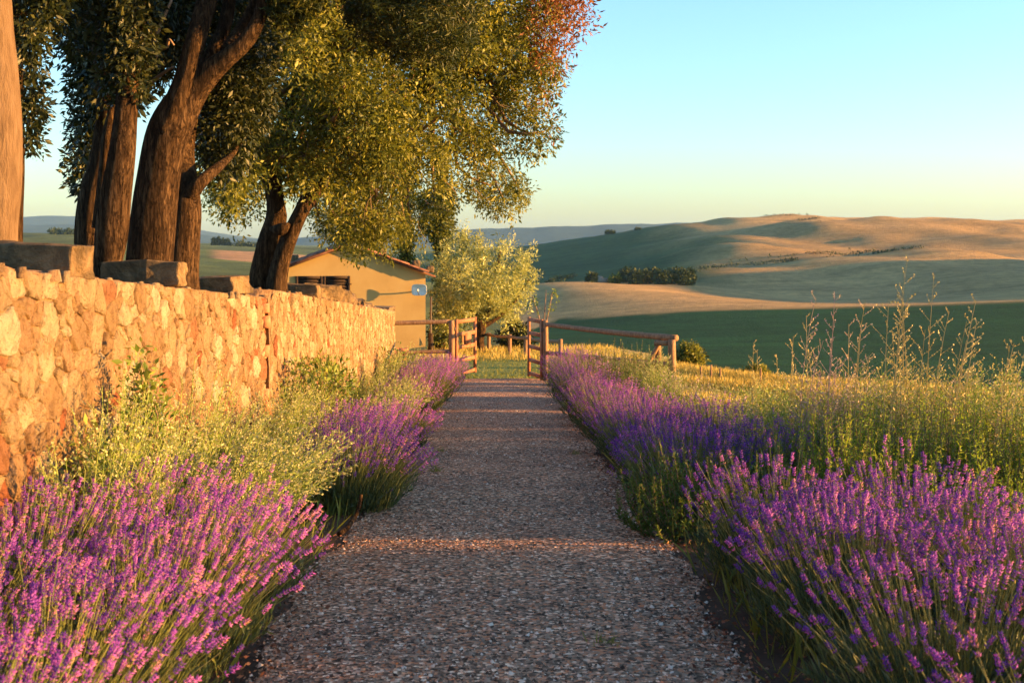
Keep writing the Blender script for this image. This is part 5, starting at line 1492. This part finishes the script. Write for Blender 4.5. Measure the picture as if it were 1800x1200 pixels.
lavender(2.20, 6.75, 0.55, 0.70, 560, 0, 'lavender bush below the tall dry stalks at right', RL, tone=0.05)
lavender(1.55, 7.05, 0.52, 0.66, 520, 0, 'last bush of the near right lavender, before the sun streak', RL)
rosemary(1.30, 8.66, 0.45, 0.60, 80, 'low dark green rosemary bush on the right path edge', 0, 1, (-0.05, 0))
rosemary(1.75, 8.62, 0.40, 0.66, 60, 'rosemary bush between the near and middle right lavender', 0, 2)
lavender(1.48, 10.0, 0.58, 0.62, 640, 1, 'violet lavender bush just past the low rosemary', (-0.06, 0), tone=-0.05)
lavender(2.10, 10.4, 0.55, 0.64, 480, 1, 'dark violet lavender bush with thicket shade put into its colour', (0, 0), tone=-0.2)  # darker flower tone paints in part of the thicket shade
lavender(1.40, 11.05, 0.40, 0.58, 380, 1, 'small lavender bush past the violet one on the right edge', (-0.06, 0))
lavender(1.50, 12.5, 0.60, 0.62, 620, 1, 'big lavender bush in the middle of the right row', (-0.06, 0))
lavender(1.45, 13.7, 0.58, 0.62, 560, 1, 'lavender bush behind the big middle one on the right', (-0.06, 0), tone=0.05)
lavender(2.15, 13.0, 0.55, 0.62, 380, 1, 'lavender bush set back from the path in the right bed', (0, 0), tone=0.02)
lavender(1.45, 15.6, 0.62, 0.62, 480, 1, 'lavender bush before the tall rosemary on the right', (-0.06, 0), tone=0.05)
lavender(1.40, 17.2, 0.62, 0.60, 420, 2, 'lavender bush beside the tall rosemary on the right', (-0.06, 0), tone=0.05)
lavender(1.35, 18.5, 0.50, 0.58, 340, 2, 'small lavender bush by the second sun streak', (-0.05, 0), tone=0.08)
lavender(1.40, 20.5, 0.65, 0.62, 420, 2, 'pink lavender bush third before the right gatepost', (-0.06, 0), tone=0.1)
lavender(1.40, 22.4, 0.65, 0.66, 420, 2, 'pink lavender bush second before the right gatepost', (-0.06, 0), tone=0.1)
lavender(1.45, 24.9, 0.70, 0.72, 420, 2, 'pink lavender bush next but one to the right gatepost', (-0.06, 0), tone=0.1)
lavender(1.55, 27.2, 0.70, 0.75, 420, 2, 'pink lavender bush beside the right gatepost', (-0.06, 0), tone=0.1)
rosemary(1.95, 21.6, 0.75, 1.15, 130, 'tall yellow-green rosemary by the rail fence', 1, 3)
rosemary(2.25, 20.2, 0.60, 1.00, 90, 'tall rosemary in front of the braced end posts', 1, 4)
rosemary(2.0, 17.6, 0.60, 0.70, 80, 'green rosemary set back beside the small lavender', 1, 5)
rosemary(2.15, 15.6, 0.55, 0.64, 70, 'low green rosemary behind the right lavender row', 1, 6)
sage(2.35, 18.9, 0.5, 0.95, 36, 'pale sage among the rosemary near the end posts', (0, 0), 11)
sage(2.4, 14.2, 0.5, 0.75, 36, 'pale sage at the meadow edge of the right bed', (0, 0), 12)
sage(2.5, 12.2, 0.5, 0.80, 40, 'pale sage behind the dark violet lavender', (0, 0), 13)
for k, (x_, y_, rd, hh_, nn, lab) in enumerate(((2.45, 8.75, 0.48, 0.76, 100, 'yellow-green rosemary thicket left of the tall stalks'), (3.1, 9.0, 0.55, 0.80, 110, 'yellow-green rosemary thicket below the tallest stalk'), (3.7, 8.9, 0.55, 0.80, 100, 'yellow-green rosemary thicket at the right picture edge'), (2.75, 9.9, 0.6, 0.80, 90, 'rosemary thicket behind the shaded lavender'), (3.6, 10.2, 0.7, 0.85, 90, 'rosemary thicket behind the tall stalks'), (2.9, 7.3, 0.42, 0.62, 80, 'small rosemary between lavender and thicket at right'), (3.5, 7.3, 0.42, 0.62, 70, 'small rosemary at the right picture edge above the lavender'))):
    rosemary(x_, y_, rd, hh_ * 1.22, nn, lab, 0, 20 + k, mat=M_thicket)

for k, (x_, y_, lab) in enumerate(((2.35, 16.6, 'pale sage added behind the fifth right lavender'), (2.3, 21.9, 'pale sage added at the foot of the tall rosemary'), (2.2, 25.9, 'pale sage added just inside the rail fence'), (3.3, 11.6, 'pinkish sage mass under the pair of dry stalks'), (3.0, 10.9, 'pinkish sage mass left of the tallest stalk'), (4.2, 11.0, 'pinkish sage mass right of the tallest stalk'))):  # first three added to block sun gaps across the path
    sage(x_, y_, 0.55, 0.8 if k < 3 else 1.05, 36, lab, (0, 0), 70 + k, bud=M_sagebud)
for k, (x_, y_, h_, lab) in enumerate(((2.7, 11.4, 1.0, 'feathery yellow-green plant at the left end of the tall weed thicket'), (3.3, 10.6, 1.15, 'feathery yellow-green plant under the pinkish stalk pair'), (3.9, 10.4, 1.2, 'feathery yellow-green plant under the tallest stalk'), (4.4, 10.8, 1.15, 'feathery yellow-green plant right of the tallest stalk'), (3.6, 9.6, 1.1, 'feathery yellow-green plant in front of the tallest stalk'), (4.3, 9.7, 1.15, 'feathery yellow-green plant under the leaning stalk'), (4.9, 11.0, 1.15, 'feathery yellow-green plant near the right picture edge'), (3.0, 12.6, 0.95, 'feathery yellow-green plant below the lone stalk'), (3.9, 12.4, 1.05, 'feathery yellow-green plant behind the pinkish pair'), (4.8, 12.6, 1.05, 'feathery yellow-green plant furthest back at the right'), (2.9, 14.6, 0.8, 'low feathery plant below the leftmost stalks'), (4.0, 8.9, 0.95, 'feathery plant cut by the right picture edge'))):
    sage(x_, y_, 0.6, h_, 30, lab, (0.08, 0), 100 + k, 12, group='feathery weeds at the right', bud=M_stalk)
# --- tall dry stalks at the right
stalks = [(1447, 530, 10.5, 0.10), (1470, 522, 10.3, 0.05), (1520, 535, 10.2, 0.06), (1490, 575, 10.8, 0.02), (1612, 462, 9.6, 0.12), (1588, 540, 9.8, -0.02), (1640, 495, 9.7, 0.05), (1673, 555, 9.5, 0.10), (1710, 535, 9.4, 0.12), (1735, 570, 9.6, 0.10), (1775, 610, 9.2, 0.08), (1800, 600, 9.0, 0.10), (1395, 595, 12.5, 0.02), (1325, 605, 16.0, 0.0), (1365, 625, 15.0, 0.0), (1560, 590, 10.5, -0.05), (1412, 560, 11.0, -0.03)]
slab_ = ['pinkish pair of dry stalks, left one', 'pinkish pair of dry stalks, right one', 'dry stalk just right of the pinkish pair', 'short dry stalk between the pinkish pair and the tallest', 'tallest branching dry stalk standing above the meadow', 'stalk leaning against the left of the tallest one', 'dry stalk immediately right of the tallest one', 'third dry stalk right of the tallest one', 'dry stalk leaning right against the dark green field', 'slender stalk right of the leaning one', 'low branching stalk near the right picture edge', 'dry stalk cut by the right picture edge', 'lone stalk left of the pinkish pair', 'leftmost short stalk on the meadow', 'second short stalk from the left on the meadow', 'short stalk left below the tallest one', 'thin stalk beside the pinkish pair on its left']
for k, (pp, yt, d, ln_) in enumerate(stalks):
    tp_ = W(pp, yt, d); bx = tp_[0] - ln_ * 2.0
    g0 = gzat(bx, d); h_ = tp_[2] - g0
    rk = 0.07 if k not in (4,) else 0.10
    nst_ = 4 if k == 4 else 3
    o = sage(bx - axis_x(d), d, rk, h_ / 0.98, nst_, slab_[k], (ln_ * 2.0, 0), 40 + k, 17, 'tall_dry_stalk', 'stalk', 'tall dry flower stalks at the right', 1.4, M_stalk if k > 1 else M_sagebud, M_stalk if k > 3 else M_sagebud, 5, 0.2, 0.13)

# --- leafy shrubs along the wall
def leafy_shrub(x, y, rad, h, n, label, seed, L=0.055, upright=0.0):
    r = np.random.default_rng(1300 + seed); x = x + axis_x(y)
    root = empty('leafy_shrub', (x, y, gzat(x, y)), 0, label, 'shrub', 'green shrubs at the foot of the wall')
    q = norm(r.normal(size=(n, 3))) * r.random((n, 1)) ** 0.4 * np.array([rad * 0.6, rad, h * 0.5]) + np.array([0, 0, h * 0.52])
    q[:, :2] *= (1 - upright * q[:, 2:3] / h)
    V, Fs, a = leaf_mass(q, 13, 0.12, L, 0.42, r, -0.3)
    mesh('leaves', V, Fs, M_shrub, root, attrs={'rnd': a}, kind='stuff')
    B = Bag()
    for k in range(0, n, 3): B.add(*limb(np.array([r.normal(0, 0.04), r.normal(0, 0.04), -0.03]), q[k], 0.007, 0.0025, seed * 100 + k, 0.15, 5, 4))
    B.build('branches', M_twig, root, kind='stuff')
leafy_shrub(-2.15, 14.4, 0.85, 1.0, 210, 'bright green leafy shrub at the wall, half way to the gate', 1)
leafy_shrub(-2.2, 15.6, 0.5, 1.12, 90, 'upright leafy shoots behind the bright green shrub', 2)
leafy_shrub(-2.3, 8.0, 0.28, 1.28, 90, 'narrow dark green shrub against the near wall', 3, 0.05, 0.6)
leafy_shrub(-2.25, 24.5, 0.6, 0.95, 80, 'small leafy shrub at the far end of the wall', 4)
leafy_shrub(-2.3, 7.2, 0.3, 0.9, 60, 'small leafy plant at the wall under the large slab', 5, 0.05)
# blurred weed close to the camera
sage(-0.82, 1.95, 0.16, 1.22, 9, 'pale blurred weed close to the camera at the left edge', (0.02, 0), 90, 14, 'tall_weed', 'weed', 'weeds near the camera', 0.9, M_sage, M_stalk, 4, 0.2, 0.08)

# --- grasses
GRASS_V = np.array([[-0.5, 0, 0], [0.5, 0, 0], [0.1, 0.07, 0.55], [0, 0.24, 1.0]])
GRASS_F = [np.array([[0, 1, 2], [0, 2, 3]])]
def grass(name, X, Y, H, mat, label, seed, lean=0.35, w=0.012, category='grass', width=None):
    gap_ = np.abs(Y + 0.096 * X - 8.06) < 0.14
    X, Y, H = X[~gap_], Y[~gap_], H[~gap_]
    if width is not None: width = width[~gap_]
    r = np.random.default_rng(seed); n_ = len(X)
    Z = near_z(X, Y)
    D = np.stack([r.normal(0, lean, n_), r.normal(0, lean, n_), np.ones(n_)], -1)
    V, Fs = merge(GRASS_V, GRASS_F, frames(D), np.stack([X, Y, Z - 0.01], -1), np.stack([np.full(n_, w) if width is None else width, H, H], -1))
    P = np.stack([X, Y, np.zeros(n_)], -1)
    tone = np.clip(0.5 + wobble(P, 0.25, 1.6, seed) + r.normal(0, 0.18, n_), 0, 1)
    return mesh(name, V, Fs, mat, attrs={'rnd': np.repeat(tone, 4)}, kind='stuff', label=label, category=category)
r = np.random.default_rng(71)
n_ = 80000
Yg = 5 + 33 * r.random(n_) ** 0.85; Xg = 2.35 + axis_x(Yg) + (np.interp(Yg, _cy, _cx) + 1.6 - 2.35) * r.random(n_)
Hg = r.uniform(0.10, 0.36, n_) * (0.8 + 0.4 * np.sin(Xg * 1.9 + Yg * 0.7)) * np.where(Yg > 16, 0.75, 1.0)
grass('meadow_grass', Xg, Yg, Hg, M_straw, 'sunlit dry yellow grass of the meadow right of the bed', 72, 0.38, width=0.004 + 0.0006 * Yg)
n_ = 16000
Yg = 29.9 + 30 * r.random(n_) ** 1.5; Xg = -7 + 12 * r.random(n_)
Hg = r.uniform(0.03, 0.12, n_)
grass('lawn_grass', Xg, Yg, Hg, M_green, 'short green and yellow lawn beyond the gate', 73, 0.6, 0.02)
n_ = 4000
Yg = 41 + 18 * r.random(n_); Xg = -3.5 + 8 * r.random(n_)
grass('tall_lawn_grass', Xg, Yg, r.uniform(0.12, 0.34, n_), M_straw, 'taller dry grass along the low fence beyond the gate', 74, 0.3, 0.03)
n_ = 9000
Yg = 5 + 24 * r.random(n_) ** 1.3; s_ = r.random(n_) < 0.5; Xg = axis_x(Yg) + np.where(s_, r.uniform(-2.5, -1.15, n_), r.uniform(1.12, 2.6, n_))
grass('bed_undergrowth', Xg, Yg, r.uniform(0.06, 0.3, n_), M_green, 'green weeds and grass growing between the bushes of both beds', 75, 0.45, 0.006)
n_ = 9000
Yg = 5 + 24 * r.random(n_); Xg = axis_x(Yg) - 3.1 - 6 * r.random(n_)
grass('terrace_grass', Xg, Yg, r.uniform(0.03, 0.1, n_), M_straw, 'short dry grass under the old trees behind the wall', 76, 0.45, 0.012)
# dead leaves along the path edges
n_ = 3800
Yl = 4.8 + 14 * r.random(n_) ** 1.6; sd = r.random(n_) < 0.62
Xl = axis_x(Yl) + np.where(sd, 1.02 + r.normal(0, 0.13, n_), -1.08 + r.normal(0, 0.12, n_)); far_ = r.random(n_) < 0.22; Xl = np.where(far_, r.uniform(-1, 1, n_), Xl)
L_ = r.uniform(0.012, 0.034, n_) * np.where(far_, 0.6, 1)
V, Fs = merge(LEAF_V, LEAF_F, frames(np.stack([r.normal(size=n_), r.normal(size=n_), r.uniform(-0.1, 0.4, n_)], -1)), np.stack([Xl, Yl, ground_z(Yl) + 0.03], -1), np.stack([L_ * 0.5, L_ * 0.5, L_], -1))
mesh('leaf_litter', V, Fs, M_litter, attrs={'rnd': np.repeat(r.random(n_), 4)}, kind='stuff', label='red-brown dead leaves scattered along the path edges', category='leaf litter')
# small weeds rooted in the gravel
for k, (pp, pyb, lab) in enumerate(((1062, 1140, 'tiny grass tuft growing in the gravel near the camera'), (768, 832, 'small weed at the left path edge by the violet lavender'), (1010, 800, 'small weed at the right path edge before the big lavender'), (772, 795, 'pale weed sprig at the left path edge'))):
    d = 3300 / (pyb - 556); x = (pp - 900) / F * d
    root = empty('path_weed', (x, d, ground_z(d) + 0.015), 0, lab, 'weed', 'weeds in the gravel')
    nb = 60; D = r.normal(0, 0.6, (nb, 3)) + [0, 0, 0.7]; L_ = r.uniform(0.03, 0.085, nb)
    V, Fs = merge(BLADE_V, BLADE_F, frames(D), r.normal(0, 0.03, (nb, 3)) * [1, 1, 0], np.stack([L_ * 0.07, L_, L_], -1))
    mesh('blades', V, Fs, M_green, root, attrs={'rnd': np.repeat(r.random(nb), 5)}, kind='stuff')
# bent stick lying at the left path edge
b = W(596, 946, 8.45); g0 = ground_z(8.45)
stick = mesh('fallen_branch', *tube(spline([[0, 0, 0.02], [0.05, 0.12, 0.05], [0.10, 0.2, 0.13], [0.12, 0.24, 0.24]], 12), np.linspace(0.018, 0.012, 12), 8, 0.1, 12, 5), M_bark, smoothed=True)
stick.location = (b[0], 8.45, g0 + 0.01); set_props(stick, 'bent brown stick lying in the dark gap at the left path edge', 'branch')
# sapling with a few leaves beside the right gatepost
sp = empty('bare_sapling', (W(950, 0, 30.6)[0], 30.6, float(near_z(W(950, 0, 30.6)[0], 30.6))), 0, 'thin nearly bare sapling with yellowing leaves at the right gatepost', 'sapling')
o0 = np.array(sp.location)
tips = []
for k, c in enumerate(([(952, 672, 30.6, 1.8), (952, 610, 30.6, 1.6), (948, 560, 30.6, 1.4), (935, 520, 30.6, 0.7)], [(952, 640, 30.6, 1.5), (956, 570, 30.6, 1.3), (960, 510, 30.6, 0.6)], [(953, 640, 30.6, 1.5), (960, 570, 30.6, 1.2), (966, 540, 30.6, 1), (971, 512, 30.6, 0.7)])):
    rows = np.array([[*W(a, b_, d), rr / F * d] for a, b_, d, rr in c]); S_ = spline(rows, 12)
    V, Fs = tube(S_[:, :3], S_[:, 3], 6); mesh('stem', V - o0, Fs, M_twig, sp)
cc = np.vstack([crown_points([(963, 555), (977, 548), (980, 512), (968, 508)], 30.6, 0.1, 14, r, 10), crown_points([(930, 545), (948, 548), (946, 520), (930, 516)], 30.6, 0.1, 8, r, 10)])
V, Fs, a = leaf_mass(cc, 6, 0.06, 0.07, 0.45, r, 0.3)
mesh('leaves', V - o0, Fs, M_shrub, sp, attrs={'rnd': a}, kind='stuff')

# ------------------------------------------------------------------ evening haze
V, Fs = box(-12500, 12500, -12000, 12500, -48, 175)
hz, nt, out = new_mat('thin_haze')
pv_ = nt.nodes.new('ShaderNodeVolumePrincipled')
pv_.inputs['Color'].default_value = (0.34, 0.64, 1.0, 1)
pv_.inputs['Density'].default_value = 0.24 / 6500
pv_.inputs['Anisotropy'].default_value = 0.0
nt.links.new(pv_.outputs[0], out.inputs['Volume'])
mesh('haze', V, Fs, hz, kind='stuff', label='thin evening haze lying over the valley and mountains', category='haze')
